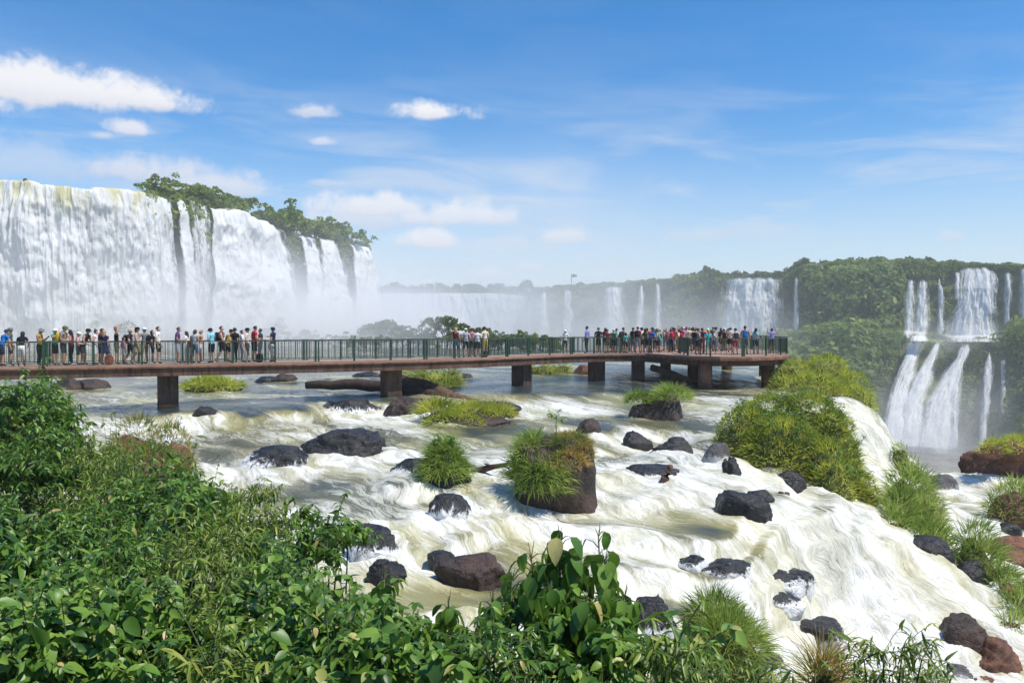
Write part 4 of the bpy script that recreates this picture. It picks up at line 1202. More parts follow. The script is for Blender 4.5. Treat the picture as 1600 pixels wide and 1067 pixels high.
def put_leaves(o, leaves, kind, single=260):
    """leaves: (pos, basis 3x3, size) in world axes relative to o; the largest seen ones are single parts"""
    loc = np.array(o.location)
    key = [-(l[2] / max(.5, np.linalg.norm(l[0] + loc))) for l in leaves]
    order = np.argsort(key)
    shp = LEAF[kind]
    for i in order[:single]:
        p, B, s = leaves[i]; me = shp[random.randrange(3)][0]
        q = bpy.data.objects.new('leaf', me); COL.objects.link(q); q.parent = o
        mw = Matrix([[B[0, 0] * s, B[0, 1] * s, B[0, 2] * s, p[0]], [B[1, 0] * s, B[1, 1] * s, B[1, 2] * s, p[1]], [B[2, 0] * s, B[2, 1] * s, B[2, 2] * s, p[2]], [0, 0, 0, 1]])
        q.matrix_local = mw
    rest = order[single:]
    if len(rest):
        V = []; T = []; Q = []; A = []; n = 0
        for i in rest:
            p, B, s = leaves[i]; _, v, f3, f4 = shp[random.randrange(3)]
            V.append(v @ (B.T * s) + p); T.append(np.array(f3) + n); Q.append(np.array(f4) + n); A.append(np.full(len(v), random.random())); n += len(v)
        me = mesh_np('foliage', np.concatenate(V), [np.concatenate(T), np.concatenate(Q)], True, {'rnd': np.concatenate(A)})
        obj('foliage', me, LEAFM[kind], o, kind='stuff')


def sprig(leaves, mb, a, b, size, n, rs, droop=.5, rosette=5, rad=.006):
    """a twig from a to b with leaves along it and a rosette at its tip"""
    a = np.asarray(a, float); b = np.asarray(b, float); d = b - a; L = np.linalg.norm(d); d = d / (L + 1e-9)
    mid = (a + b) / 2 + np.array([0, 0, .06 * L])
    if mb is not None: mb.tube([a, mid, b], [rad, rad * .8, rad * .5], 4, False)
    for k in range(n):
        s = .25 + .75 * k / max(1, n - 1); p = a * (1 - s) + b * s + np.array([0, 0, .06 * L * (1 - abs(2 * s - 1))])
        ang = k * 2.4 + rs.uniform(-.5, .5)
        e1 = np.cross(d, [0.2, .3, .9]); e1 /= np.linalg.norm(e1); e2 = np.cross(d, e1)
        dr = math.cos(ang) * e1 + math.sin(ang) * e2 + d * .45 + np.array([0, 0, -droop * rs.uniform(.4, 1.3)])
        up = np.array([rs.gauss(0, .55), rs.gauss(0, .55), 1.0])
        leaves.append((p, leaf_basis(dr, up), size * math.exp(rs.gauss(-.12, .32))))
    for k in range(rosette):
        ang = k * 6.283 / max(1, rosette) + rs.uniform(-.3, .3)
        dr = np.array([math.cos(ang), math.sin(ang), rs.uniform(-.6, .35) - droop * .5]) + d * .3
        leaves.append((b, leaf_basis(dr, np.array([rs.gauss(0, .25), rs.gauss(0, .25), 1.0])), size * rs.uniform(.6, 1.1)))


# ---- islets in the rapids
# tuft rows: fx fy fz rx dome n L droop dry tone
islet((648, 615, 802, 668), 'flat islet of yellow green grass below the fallen trunk', [(-.28, 0, .28, .24, .35, 900, .42, .3, .3, .45), (.08, 0, .25, .26, .32, 900, .38, .3, .4, .5), (.33, 0, .22, .18, .3, 600, .36, .3, .45, .5), (-.1, -.35, .05, .3, .3, 500, .3, .35, .3, .4)], 'grass_yellow', 'brown_rock', rockh=.42, seed=1)
islet((982, 604, 1080, 660), 'brown rock with two grass tufts above the ledge fall', [(-.3, 0, .5, .22, .25, 500, .4, .35, .2, .4), (.24, 0, .62, .28, .3, 900, .38, .3, .2, .5)], 'grass', 'brown_rock', rockh=.8, seed=2)
o, w, h, dp = islet((645, 690, 740, 764), 'cone shaped grass tuft on a black rock with leafy weeds on top', [(0, 0, .28, .32, .5, 1300, .5, .5, .15, .35), (0, -.15, .2, .34, .3, 700, .45, .6, .2, .4), (0, 0, .62, .16, .3, 500, .36, .35, .1, .35)], 'grass', 'basalt', rockh=.45, seed=3)
lv = []; mb = MB(); rs = random.Random(5)
for k in range(7):
    aa = rs.uniform(0, 6.28); sprig(lv, mb, (0.1 * math.cos(aa), .1 * math.sin(aa), h * .7), (.3 * math.cos(aa), .3 * math.sin(aa), h * rs.uniform(1.0, 1.3)), .2, 14, rs, .2, 6, .012)
put_leaves(o, lv, 'lance', 40); mb.build('stem', M['stem'], o, True, kind='stuff')
ob = on_river(640, 745); Vr = rock_verts(70 * ob.y / F, 1.1, 26 * ob.y / F, 777, .3, ICO5)
q = obj('boulder', mesh_np('boulder', Vr, ICO5[1], True, {'low': 1 - sstep(0, .4, Vr[:, 2])}), M['basalt_spray'], label='low black wet rock left of the cone shaped grass tuft', cat='rock', group='rocks in the rapids'); q.location = (ob.x, ob.y + .4, ob.z)
o, w, h, dp = islet((800, 667, 942, 792), 'tall brown boulder draped with long grass and topped by a sapling', [(-.32, -.1, .30, .2, .45, 1300, .34, .55, .1, .4), (-.22, -.42, .22, .18, .3, 900, .34, .6, .12, .4), (-.05, -.45, .2, .14, .3, 500, .3, .6, .2, .45), (-.25, 0, .72, .16, .18, 500, .22, .4, .1, .35)], 'grass', 'brown_rock', rockh=.97, seed=4, moss=[(.12, -.05, .82, .26, .12, 1300, .13, .35, .4, .35), (.12, -.36, .55, .20, .2, 900, .14, .5, .6, .6), (.30, -.1, .6, .12, .2, 400, .16, .5, .5, .55)])
lv = []; mb = MB(); rs = random.Random(6); zt = h * .95
mb.tube([(0.02, 0, zt - .2), (0.0, 0, zt + .35), (.03, 0, zt + .6)], [.02, .014, .008], 6)
for k in range(5):
    aa = k * 1.26; sprig(lv, mb, (0, 0, zt + .4 + .04 * k), (.22 * math.cos(aa), .22 * math.sin(aa), zt + .5 + .06 * k), .14, 3, rs, .3, 3, .006)
put_leaves(o, lv, 'heart', 60); mb.build('stem', M['stem'], o, True, kind='stuff')


def big_islet(box, label, mounds, n, L, mat, seed, leafy=0, base=None, rockmat='moss_ground'):
    x0, y0, x1, y1 = box; p = base or on_river((x0 + x1) / 2, y1 - 3)
    o = thing('grass_islet', label, 'islet', p)
    pa = []; rs = random.Random(seed); lv = []; mbs = MB()
    for i, (mx, my, d, wpx, hm) in enumerate(mounds):      # photo centre-top, distance, width px, mound height m
        c = np.array(px(mx, my, d)) - np.array(p); rw = wpx * d / F / 2
        Vr = rock_verts(rw * 1.9, rw * 1.6, hm * .80, seed + i, .22, ICO4) + c - np.array([0, 0, hm])
        obj('rock', mesh_np('rock', Vr, ICO4[1], True, {'low': 0 * Vr[:, 0]}), M[rockmat], o)
        pa.append(tuft(c - np.array([0, 0, hm]), (rw * 1.02, rw * .9), hm, int(n * rw * rw), L, max(.013, .0010 * d), .30, .32, .9))
        pa.append(tuft(c - np.array([0, 0, hm * 1.1]), (rw * 1.1, rw * .98), hm * .75, int(n * rw * rw * .5), L * 1.25, max(.013, .0010 * d), .42, .3, 1.2))
        for k in range(int(leafy * rw * rw)):
            a = rs.uniform(0, 6.28); q = math.sqrt(rs.random()) * .95; zz = hm * math.sqrt(1 - q * q)
            b0 = c + np.array([math.cos(a) * q * rw, math.sin(a) * q * rw * .9, zz - hm])
            sprig(lv, mbs, b0, b0 + np.array([rs.gauss(0, .12), rs.gauss(0, .12), rs.uniform(.2, .45)]), .13, 7, rs, .3, 5, .007)
    obj('grass', grass_mesh(pa), M[mat], o, kind='stuff')
    if lv: put_leaves(o, lv, 'lance', 120); mbs.build('stem', M['stem'], o, True, kind='stuff')
    return o


big_islet((1120, 612, 1340, 725), 'biggest grassy islet, yellow green dome in front of the platform end', [(1165, 640, 31.5, 95, 1.9), (1205, 622, 32.5, 130, 2.2), (1262, 620, 32.0, 140, 2.6), (1300, 645, 31.0, 90, 2.6), (1225, 655, 30.0, 130, 1.9), (1292, 690, 29.0, 70, 1.9), (1318, 722, 29.0, 70, 1.5), (1345, 745, 28.8, 56, 1.1), (1300, 725, 28.0, 60, 1.1)], 950, .30, 'grass_yellow', 1100, 44, at_z(1230, 720, -4.9))
big_islet((1210, 560, 1362, 640), 'green grassy islet directly beside the end pier of the platform', [(1240, 566, 52, 80, 1.8), (1290, 560, 52, 90, 2.0), (1335, 585, 50, 62, 2.2), (1270, 585, 47, 110, 2.2), (1330, 604, 46, 70, 2.2), (1226, 590, 49, 50, 1.4)], 260, .5, 'grass_yellow', 1200, 8, at_z(1285, 630, -4.0))
big_islet((1375, 725, 1480, 850), 'tall grass clump on the ridge between rapids and lower stream', [(1420, 733, 29.5, 88, 2.2), (1405, 770, 28.0, 70, 2.0), (1445, 782, 28.5, 80, 2.2), (1400, 800, 27.2, 60, 1.6), (1450, 820, 26.6, 80, 1.6), (1430, 745, 30.5, 80, 2.0)], 620, .6, 'grass', 1300, 8, at_z(1430, 845, -6.9))
big_islet((1490, 815, 1565, 905), 'rounded grass clump at the rapids edge by the wet black rock', [(1527, 822, 26.0, 74, 1.8), (1530, 850, 25.4, 76, 1.6)], 700, .65, 'grass', 1400, 0, at_z(1528, 900, -7.6))
big_islet((1545, 880, 1660, 990), 'long bright grass on the bank above the rust red boulder', [(1572, 895, 24.5, 76, 1.6), (1600, 930, 23.5, 90, 1.6), (1585, 960, 22.8, 50, 1.0), (1640, 900, 24, 90, 2.0)], 800, .7, 'grass', 1500, 0, at_z(1590, 985, -8.6), 'red_rock')
big_islet((1548, 748, 1660, 820), 'grass clump beyond the lower stream near the red outcrop', [(1590, 757, 33, 84, 1.4), (1640, 750, 33, 100, 1.8)], 520, .5, 'grass', 1600, 0, at_z(1600, 815, -8.1), 'red_rock')
big_islet((1535, 685, 1660, 705), 'grass tufts crowning the red rock outcrop', [(1552, 690, 41, 40, .5), (1590, 684, 41.5, 60, .7), (1630, 680, 41.5, 60, .7)], 420, .45, 'grass_yellow', 1700, 0, at_z(1590, 748, -8.0), 'red_rock')
big_islet((1050, 905, 1208, 1022), 'large round tussock with rusty tips beside the sheeted rock', [(1118, 938, 17.4, 100, .9), (1140, 968, 16.8, 105, .8)], 1700, .52, 'grass', 1800, 0, at_z(1125, 1015, -6.85))
big_islet((620, 572, 728, 612), 'green bush islet upstream of the walkway beside the fallen trunk', [(650, 577, 52, 60, 1.5), (695, 572, 52.5, 64, 1.8), (690, 590, 50, 66, 1.6)], 260, .5, 'grass_yellow', 1900, 10, at_z(680, 610, -3.75))
big_islet((828, 563, 898, 588), 'flat topped grass islet upstream between two piers', [(845, 566, 62, 40, 1.3), (876, 566, 62, 44, 1.3)], 200, .45, 'grass_yellow', 2000, 0, at_z(862, 588, -3.65))
big_islet((300, 586, 366, 606), 'small grass islet on dark rock upstream of the thick pier', [(332, 589, 50, 56, .8), (322, 594, 49, 70, .5), (345, 596, 49, 70, .45)], 260, .45, 'grass_yellow', 2100, 0, at_z(332, 606, -3.8))
big_islet((165, 650, 318, 772), 'brown green grassy mound between leafy bank and rapids', [(215, 655, 25.5, 90, 2.2), (265, 668, 25, 90, 2.2), (230, 700, 23.5, 110, 1.6), (280, 715, 23.2, 70, 1.6), (285, 745, 22.5, 60, 1.2), (190, 690, 23.5, 80, 1.6)], 620, .42, 'grass_brown', 2200, 6, at_z(250, 770, -4.75), 'red_rock')
big_islet((200, 578, 300, 592), 'thin green grass strip far upstream under the walkway', [(180, 579, 78, 60, .5), (225, 579, 78, 60, .5)], 120, .5, 'grass', 2300, 0, at_z(200, 586, -3.8))
big_islet((1395, 690, 1440, 740), 'damp green tuft beside the chute fall', [(1406, 695, 41.5, 30, 1.2), (1425, 716, 41.0, 26, 1.2)], 420, .4, 'grass', 2400, 0, at_z(1412, 740, -7.6))
big_islet((1265, 1018, 1330, 1067), 'dry reedy tussock by the lower shrubs', [(1290, 1030, 9.5, 56, .5)], 5200, .5, 'grass_brown', 2500, 0, at_z(1290, 1067, -4.6))


# ---- driftwood
def log(pts, rad, label, mat='drift', branches=()):
    mb = MB(); P = [np.array(px(*q)) for q in pts]; c = P[0].copy()
    Q = [P[0] - c]
    for i in range(len(P) - 1):
        for s in (.33, .66, 1.0):
            b = P[i] * (1 - s) + P[i + 1] * s - c
            Q.append(b + (RNG.normal(0, 1, 3) * rad[0] * .18 if s < 1 else 0))
    rr = np.interp(np.linspace(0, 1, len(Q)), np.linspace(0, 1, len(rad)), rad)
    mb.tube(Q, rr * RNG.uniform(.88, 1.12, len(Q)), 9)
    for (i, dx, dz, r) in branches:
        mb.tube([Q[i], Q[i] + np.array([dx * .5, -.05, dz * .6]), Q[i] + np.array([dx, -.1, dz])], [r, r * .7, r * .3], 6)
    o = mb.build('driftwood_log', M[mat], None, True, label=label, cat='log'); o.location = c
    return o


log([(738, 738, 26.2), (770, 729, 26.0), (800, 722, 25.8)], [.16, .1, .05], 'dark driftwood branch reaching from the cone shaped tuft', 'drift_dark', [(3, -.3, .12, .05)])
log([(1030, 776, 26.0), (1040, 745, 26.0), (1047, 727, 26.0)], [.17, .13, .1], 'broken stump standing upright in front of the long flat rock')
log([(1150, 755, 26.6), (1166, 770, 26.2), (1188, 786, 25.8)], [.15, .13, .09], 'brown driftwood log resting on the ridged black rock')
log([(1217, 796, 25.4), (1221, 768, 25.4)], [.1, .08], 'first of two short stakes sticking out of the white water', 'drift_dark')
log([(1226, 798, 25.4), (1230, 769, 25.3)], [.09, .08], 'second of two short stakes sticking out of the white water')
log([(478, 602, 47), (540, 600, 47), (600, 603, 46.5), (650, 610, 46)], [.22, .3, .34, .3], 'long trunk lying across the water left of the pier', 'drift_dark')
log([(600, 586, 47.5), (660, 603, 46.0), (705, 624, 44.0), (760, 634, 43.5)], [.42, .4, .42, .25], 'thick fallen trunk slanting down right of the pier', 'drift', [(5, .9, .2, .12)])
log([(625, 606, 45.5), (680, 618, 44.6), (735, 630, 44.0)], [.3, .28, .18], 'second dark trunk lying below the thick fallen trunk', 'drift_dark')
log([(1354, 803, 27.0), (1384, 812, 26.8)], [.12, .1], 'short log end poking from the tall grass clump', 'drift')
log([(1300, 620, 44), (1328, 624, 43.8), (1352, 632, 43.6)], [.12, .14, .1], 'pale log lying between the two grassy islets', 'drift')
log([(1018, 574, 55), (1050, 585, 54), (1080, 596, 53)], [.24, .28, .15], 'red brown slab trunk upstream beside the platform piers', 'drift')
log([(1208, 694, 29.6), (1232, 687, 29.9)], [.05, .03], 'thin dead stick in the big grassy islet', 'drift_dark')
# ------------------------------------------------------------------ walkway with viewing platform
DECKZ = -1.75
NEAR = np.array([(-40, 28.4), (-34, 30.8), (-27, 33.6), (-22.7, 35.3), (-17, 37.7), (-11, 40.4), (-5.8, 43.2), (-2, 46.2), (1.4, 49.8), (4.6, 52.9), (8, 54.4), (11.4, 54.2)], float)


def catmull(P, n=12):
    P = np.asarray(P, float); Q = np.concatenate([[2 * P[0] - P[1]], P, [2 * P[-1] - P[-2]]]); o = []
    for i in range(1, len(Q) - 2):
        for k in range(n):
            s = k / n
            o.append(.5 * (2 * Q[i] + (Q[i + 1] - Q[i - 1]) * s + (2 * Q[i - 1] - 5 * Q[i] + 4 * Q[i + 1] - Q[i + 2]) * s * s + (3 * Q[i] - Q[i - 1] - 3 * Q[i + 1] + Q[i + 2]) * s ** 3))
    o.append(P[-1]); return np.array(o)


WC = catmull(NEAR); _t = np.gradient(WC, axis=0); _t /= np.linalg.norm(_t, axis=1)[:, None]
WN = np.stack([-_t[:, 1], _t[:, 0]], 1)       # across, away from the viewer
WW = 2.3


def across(s): return WC + WN * s


def strip(mb, a, b, z0, z1):
    A, B = across(a), across(b); n = len(A)
    V = np.concatenate([np.column_stack([A, np.full(n, z0)]), np.column_stack([A, np.full(n, z1)]), np.column_stack([B, np.full(n, z1)]), np.column_stack([B, np.full(n, z0)])])
    Fs = []
    for i in range(n - 1):
        for r in range(4):
            q = (r + 1) % 4; Fs.append((r * n + i, r * n + i + 1, q * n + i + 1, q * n + i))
    Fs += [(0, n, 2 * n, 3 * n), (n - 1, 4 * n - 1, 3 * n - 1, 2 * n - 1)]
    mb.add(V, Fs)


walk = thing('walkway', 'long curved concrete tourist walkway with green railings ending in a viewing platform', 'walkway', (0, 0, 0))
mb = MB(); strip(mb, 0, WW, DECKZ - .10, DECKZ); mb.build('deck', M['deck'], walk)
mb = MB(); strip(mb, -.015, WW + .015, DECKZ - .17, DECKZ - .103); mb.build('deck_edge', M['concrete_red'], walk)
mb = MB(); strip(mb, .07, WW - .07, DECKZ - .56, DECKZ - .173); mb.build('beam', M['concrete'], walk)
PLAT = np.array([(10.95, 49.3), (12.6, 48.2), (14.6, 48.4), (16.8, 50.0), (18.4, 52.8), (19.6, 57), (20, 63), (18, 69), (13, 72), (8.6, 70), (7.4, 63), (8.3, 57.0)], float)
PC = PLAT.mean(0)


def poly_slab(mb, P, z0, z1):
    n = len(P); V = np.concatenate([np.column_stack([P, np.full(n, z0)]), np.column_stack([P, np.full(n, z1)])])
    mb.add(V, [tuple(range(n))[::-1], tuple(range(n, 2 * n))] + [(i, (i + 1) % n, (i + 1) % n + n, i + n) for i in range(n)])


def shrink(P, k): return PC + (P - PC) * k


mb = MB(); poly_slab(mb, PLAT, DECKZ - .1, DECKZ + .004); mb.build('platform_deck', M['deck'], walk)
mb = MB(); poly_slab(mb, shrink(PLAT, 1.003), DECKZ - .26, DECKZ - .103); mb.build('platform_edge', M['concrete_red'], walk)
mb = MB(); poly_slab(mb, shrink(PLAT, .94), DECKZ - .62, DECKZ - .263); mb.build('platform_beam', M['concrete'], walk)


def pier(x, d, w, mat='concrete', rnd=False, top=DECKZ - .5):
    X = (x - 800) / F * d; zb = float(river(X, d)) - .9
    mb = MB()
    if rnd:
        mb.tube([(X, d, zb), (X, d, top)], [w / 2, w / 2], 24)
        mb.tube([(X, d, zb), (X, d, zb + .75)], [w * .56, w * .53], 24)
    else:
        a = np.interp(X, WC[:, 0], np.arctan2(_t[:, 1], _t[:, 0]))
        ax = (np.array([math.cos(a), math.sin(a), 0]), np.array([-math.sin(a), math.cos(a), 0]), np.array([0, 0, 1.0]))
        # chamfered block
        h = (w / 2, .55); c = .07; pr = [(-h[0] + c, -h[1]), (h[0] - c, -h[1]), (h[0], -h[1] + c), (h[0], h[1] - c), (h[0] - c, h[1]), (-h[0] + c, h[1]), (-h[0], h[1] - c), (-h[0], -h[1] + c)]
        V = [np.array([X, d, z]) + ax[0] * u + ax[1] * v for z in (zb, top) for (u, v) in pr]
        mb.add(V, [tuple(range(8))[::-1], tuple(range(8, 16))] + [(i, (i + 1) % 8, (i + 1) % 8 + 8, i + 8) for i in range(8)])
    mb.build('pier', M[mat], walk, rnd)


for (x, off, w) in ((-60, 1.2, .95), (262, 1.2, .95), (611, 1.2, .9), (815, 1.2, .85), (932, 1.2, .8), (997, 1.2, .8)):
    k = np.argmin(np.abs(across(off)[:, 0] / across(off)[:, 1] - (x - 800) / F)); pier(x, across(off)[k][1], w)
pier(1102, 49.6, .86, 'concrete_red', True); pier(1200, 52.6, .86, 'concrete_red', True); pier(1084, 56, .85, 'concrete', True); pier(1136, 69, .9, 'concrete', True); pier(1195, 64, .9, 'concrete', True); pier(1040, 68, .9, 'concrete', True)

# railings
def panel_meshes(L):
    a = MB(); a.box((L / 2, 0, 1.085), (L - .09, .075, .05)); a.box((L / 2, 0, .13), (L - .09, .05, .04))
    for k in range(1, 6): a.box((L * k / 6, 0, .6), (.042 if k == 3 else .028, .03, .90))
    b = MB(); b.box((0, 0, .53), (.10, .08, 1.14)); b.box((0, 0, -.025 + .006), (.2, .16, .03)); b.box((0, 0, 1.115), (.12, .1, .02))
    c = MB()
    for k in range(1, int(L / .1)): c.box((k * .1, .022, .6), (.009, .009, .92))
    for k in range(1, 8): c.box((L / 2, .028, .13 + k * .118), (L - .1, .008, .008))
    out = []
    for mbx, nm in ((a, 'railing_panel'), (b, 'post'), (c, 'wire_mesh')):
        me = bpy.data.meshes.new(nm); me.from_pydata(np.concatenate(mbx.v).tolist(), [], mbx.f); me.update(); out.append(me)
    out[0].materials.append(M['green_rail']); out[1].materials.append(M['green_paint']); out[2].materials.append(M['wire'])
    return out


PM = panel_meshes(2.0)


def rail(path, z, side=1):
    path = np.asarray(path, float); s = np.concatenate([[0], np.cumsum(np.linalg.norm(np.diff(path, axis=0), axis=1))])
    n = max(1, round(s[-1] / 2.0)); q = np.linspace(0, s[-1], n + 1)
    P = np.stack([np.interp(q, s, path[:, 0]), np.interp(q, s, path[:, 1])], 1)
    for i in range(n):
        d = P[i + 1] - P[i]; L = np.linalg.norm(d); rz = math.atan2(d[1], d[0])
        if max(P[i][0] / P[i][1], P[i + 1][0] / P[i + 1][1]) < -0.75: continue
        o = obj('railing_panel', PM[0], parent=walk); o.location = (P[i][0], P[i][1], z); o.rotation_euler = (0, 0, rz); o.scale = (L / 2.0, 1, 1)
        p1 = obj('post', PM[1], parent=o); p1.scale = (2.0 / L, 1, 1)
        if i % 3 == 1: p2 = obj('post', PM[1], parent=o); p2.location = (.16, 0, 0); p2.scale = (1.4 / L, .9, 1)
        if i == n - 1: p2 = obj('post', PM[1], parent=o); p2.location = (2.0, 0, 0)
        obj('wire_mesh', PM[2], parent=o)


rail(across(.12), DECKZ)
fa = across(WW - .12); rail(fa[fa[:, 0] < 8.2], DECKZ)
pin = shrink(PLAT, .985)
rail(np.concatenate([[(11.45, 54.1)], pin]), DECKZ + .004)


# ------------------------------------------------------------------ people
def rx(p, a, c):
    p = np.asarray(p, float) - c; ca, sa = math.cos(a), math.sin(a)
    return np.array([p[0], p[1] * ca - p[2] * sa, p[1] * sa + p[2] * ca]) + c


def body(pose, fem, bulky=0.0):
    """one continuous skinned figure, 1.72 m, facing +Y"""
    sw = .172 if fem else .198; hw = .105 if fem else .095
    J = {'pel': (0, 0, .93), 'sp': (0, .01, 1.10), 'ch': (0, .0, 1.29), 'ct': (0, -.005, 1.40), 'nk': (0, .0, 1.475), 'hb': (0, .015, 1.535), 'hm': (0, .025, 1.60), 'ht': (0, .015, 1.675)}
    for s, n in ((-1, 'l'), (1, 'r')):
        J['sh' + n] = (s * sw, 0, 1.395)
        J['hp' + n] = (s * hw, 0, .86); J['kn' + n] = (s * (hw + .012), .025, .48); J['an' + n] = (s * (hw + .015), -.02, .085); J['to' + n] = (s * (hw + .03), .15, .035)
        dn = ((s * (sw + .06), -.02, 1.11), (s * (sw + .075), .06, .87), (s * (sw + .075), .09, .79))
        hold = ((s * (sw + .05), -.02, 1.13), (s * .12, .24, 1.10), (s * .06, .31, 1.13))
        phone = ((s * (sw + .04), .03, 1.13), (s * .10, .27, 1.24), (s * .05, .33, 1.31))
        photo = ((s * (sw + .10), .17, 1.30), (s * .14, .34, 1.50), (s * .07, .36, 1.57))
        raisd = ((s * (sw + .13), .05, 1.50), (s * (sw + .05), .16, 1.72), (s * (sw + .02), .18, 1.80))
        railp = ((s * (sw + .09), .12, 1.17), (s * (sw + .02), .36, 1.10), (s * (sw - .02), .44, 1.10))
        akim = ((s * (sw + .20), -.06, 1.14), (s * (sw + .02), .06, .99), (s * (sw - .05), .09, .98))
        swg = ((s * (sw + .05), s * .10 - .02, 1.12), (s * (sw + .05), s * .22 + .06, .91), (s * (sw + .05), s * .25 + .08, .83))
        arm = {'down': dn, 'hold': hold, 'phone': phone, 'photo': photo, 'raise': raisd if s > 0 else dn, 'both': raisd, 'rail': railp, 'hip': akim if s < 0 else dn, 'walk': swg, 'point': ((sw + .1, .16, 1.30), (sw + .04, .38, 1.26), (sw, .47, 1.27)) if s > 0 else dn}[pose]
        for k, q in zip(('el', 'wr', 'ha'), arm): J[k + n] = q
    if pose == 'walk':
        J['knl'] = (-hw, .16, .50); J['anl'] = (-hw, .24, .10); J['tol'] = (-hw - .02, .41, .06)
        J['knr'] = (hw, -.03, .48); J['anr'] = (hw, -.26, .13); J['tor'] = (hw + .02, -.12, .035)
    if pose in ('down', 'hold', 'hip'):
        J['knr'] = (hw + .02, .06, .485); J['anr'] = (hw + .05, .04, .085); J['tor'] = (hw + .08, .2, .035)
    J = {k: np.array(v, float) for k, v in J.items()}
    tilt = {'rail': -.42, 'phone': -.06, 'hold': -.05}.get(pose, 0.0)
    hp = np.array([0, 0, .95]); nod = {'phone': -.35, 'hold': -.2, 'rail': .25, 'photo': .05}.get(pose, 0)
    for k in list(J):
        if k in ('hb', 'hm', 'ht'): J[k] = rx(J[k], nod, J['nk'].copy() if k != 'nk' else 0)
    if tilt:
        for k in list(J):
            if k[:2] not in ('hp', 'kn', 'an', 'to', 'pe'): J[k] = rx(J[k], tilt, hp)
        if pose == 'rail':
            for k in J:
                if k[:2] in ('hp', 'pe'): J[k] = J[k] + np.array([0, -.06, 0])
    HM = Matrix.Translation(J['hm']) @ Matrix.Rotation(tilt + nod, 4, 'X')
    b = 1.1 + bulky
    RAD = {'pel': (.155 * b, .115 * b), 'sp': ((.125 if fem else .14) * b, .105 * b), 'ch': (.15 * b, .115 * b), 'ct': (.13, .09), 'nk': (.055, .058), 'hb': (.066, .075), 'hm': (.084, .10), 'ht': (.062, .075)}
    for n in 'lr':
        RAD['sh' + n] = (.072, .07); RAD['el' + n] = (.050, .050); RAD['wr' + n] = (.034, .030); RAD['ha' + n] = (.034, .022)
        RAD['hp' + n] = (.092 * b, .095 * b); RAD['kn' + n] = (.066, .068); RAD['an' + n] = (.047, .05); RAD['to' + n] = (.04, .03)
    E = [('pel', 'sp'), ('sp', 'ch'), ('ch', 'ct'), ('ct', 'nk'), ('nk', 'hb'), ('hb', 'hm'), ('hm', 'ht')]
    for n in 'lr': E += [('ct', 'sh' + n), ('sh' + n, 'el' + n), ('el' + n, 'wr' + n), ('wr' + n, 'ha' + n), ('pel', 'hp' + n), ('hp' + n, 'kn' + n), ('kn' + n, 'an' + n), ('an' + n, 'to' + n)]
    keys = list(J); idx = {k: i for i, k in enumerate(keys)}
    me = bpy.data.meshes.new('skel'); me.from_pydata([tuple(J[k]) for k in keys], [(idx[a], idx[c]) for a, c in E], []); me.update()
    o = bpy.data.objects.new('skel', me); COL.objects.link(o)
    md = o.modifiers.new('skin', 'SKIN'); md.use_smooth_shade = True; md.branch_smoothing = .3
    for k in keys:
        sv = me.skin_vertices[0].data[idx[k]]; sv.radius = RAD[k]; sv.use_root = (k == 'pel')
    ss = o.modifiers.new('sub', 'SUBSURF'); ss.levels = 1; ss.render_levels = 1
    dg = bpy.context.evaluated_depsgraph_get(); ev = o.evaluated_get(dg); res = bpy.data.meshes.new_from_object(ev)
    V = np.array([v.co[:] for v in res.vertices]); polys = [tuple(p.vertices) for p in res.polygons]
    bpy.data.objects.remove(o); bpy.data.meshes.remove(res)
    # a little nose, chin and heel
    Hi = np.array(HM.inverted()); L = V @ Hi[:3, :3].T + Hi[:3, 3]
    nose = np.exp(-((L[:, 0] / .02) ** 2 + ((L[:, 2] + .01) / .022) ** 2)) * (L[:, 1] > .03) * (np.abs(L[:, 2]) < .15)
    fw = np.array(HM)[:3, 1]; V = V + nose[:, None] * fw * .02
    # hands: five unequal fingers, thumb from the side of the palm
    mb = MB(); mb.v = [V]; mb.f = list(polys); mb.n = len(V)
    for s, n in ((-1, 'l'), (1, 'r')):
        h = J['ha' + n]; d = h - J['wr' + n]; d /= np.linalg.norm(d)
        x = np.cross(d, [0, 0, 1.0]) if abs(d[2]) < .8 else np.array([0, 1.0, 0]) - d * d[1]; x /= np.linalg.norm(x); z = np.cross(x, d)
        for k, ln in enumerate((.058, .072, .078, .07)):
            b0 = h + x * (.027 - .018 * k) + d * .0
            p1 = b0 + d * ln * .6; p2 = p1 + (d * .6 - z * .55 * s) * ln * .55
            mb.tube([b0, p1, p2], [.0095, .0085, .006], 5)
        b0 = h - d * .03 + x * .028; mb.tube([b0, b0 + x * .028 + d * .02, b0 + x * .032 + d * .052], [.011, .0095, .007], 5)
    me = bpy.data.meshes.new('person_body'); me.from_pydata(np.concatenate(mb.v).tolist(), [], mb.f); me.update()
    C = np.array([p.center[:] for p in me.polygons])
    segs = [('pel', 'sp', 1), ('sp', 'ch', 1), ('ch', 'ct', 1), ('ct', 'nk', 1), ('nk', 'hb', 0), ('hb', 'hm', 0), ('hm', 'ht', 0)]
    for n in 'lr': segs += [('ct', 'sh' + n, 1), ('sh' + n, 'el' + n, 2), ('el' + n, 'wr' + n, 0), ('wr' + n, 'ha' + n, 0), ('pel', 'hp' + n, 3), ('hp' + n, 'kn' + n, 3), ('kn' + n, 'an' + n, 4), ('an' + n, 'to' + n, 5)]
    best = np.full(len(C), 9.0); mi = np.zeros(len(C), np.int32)
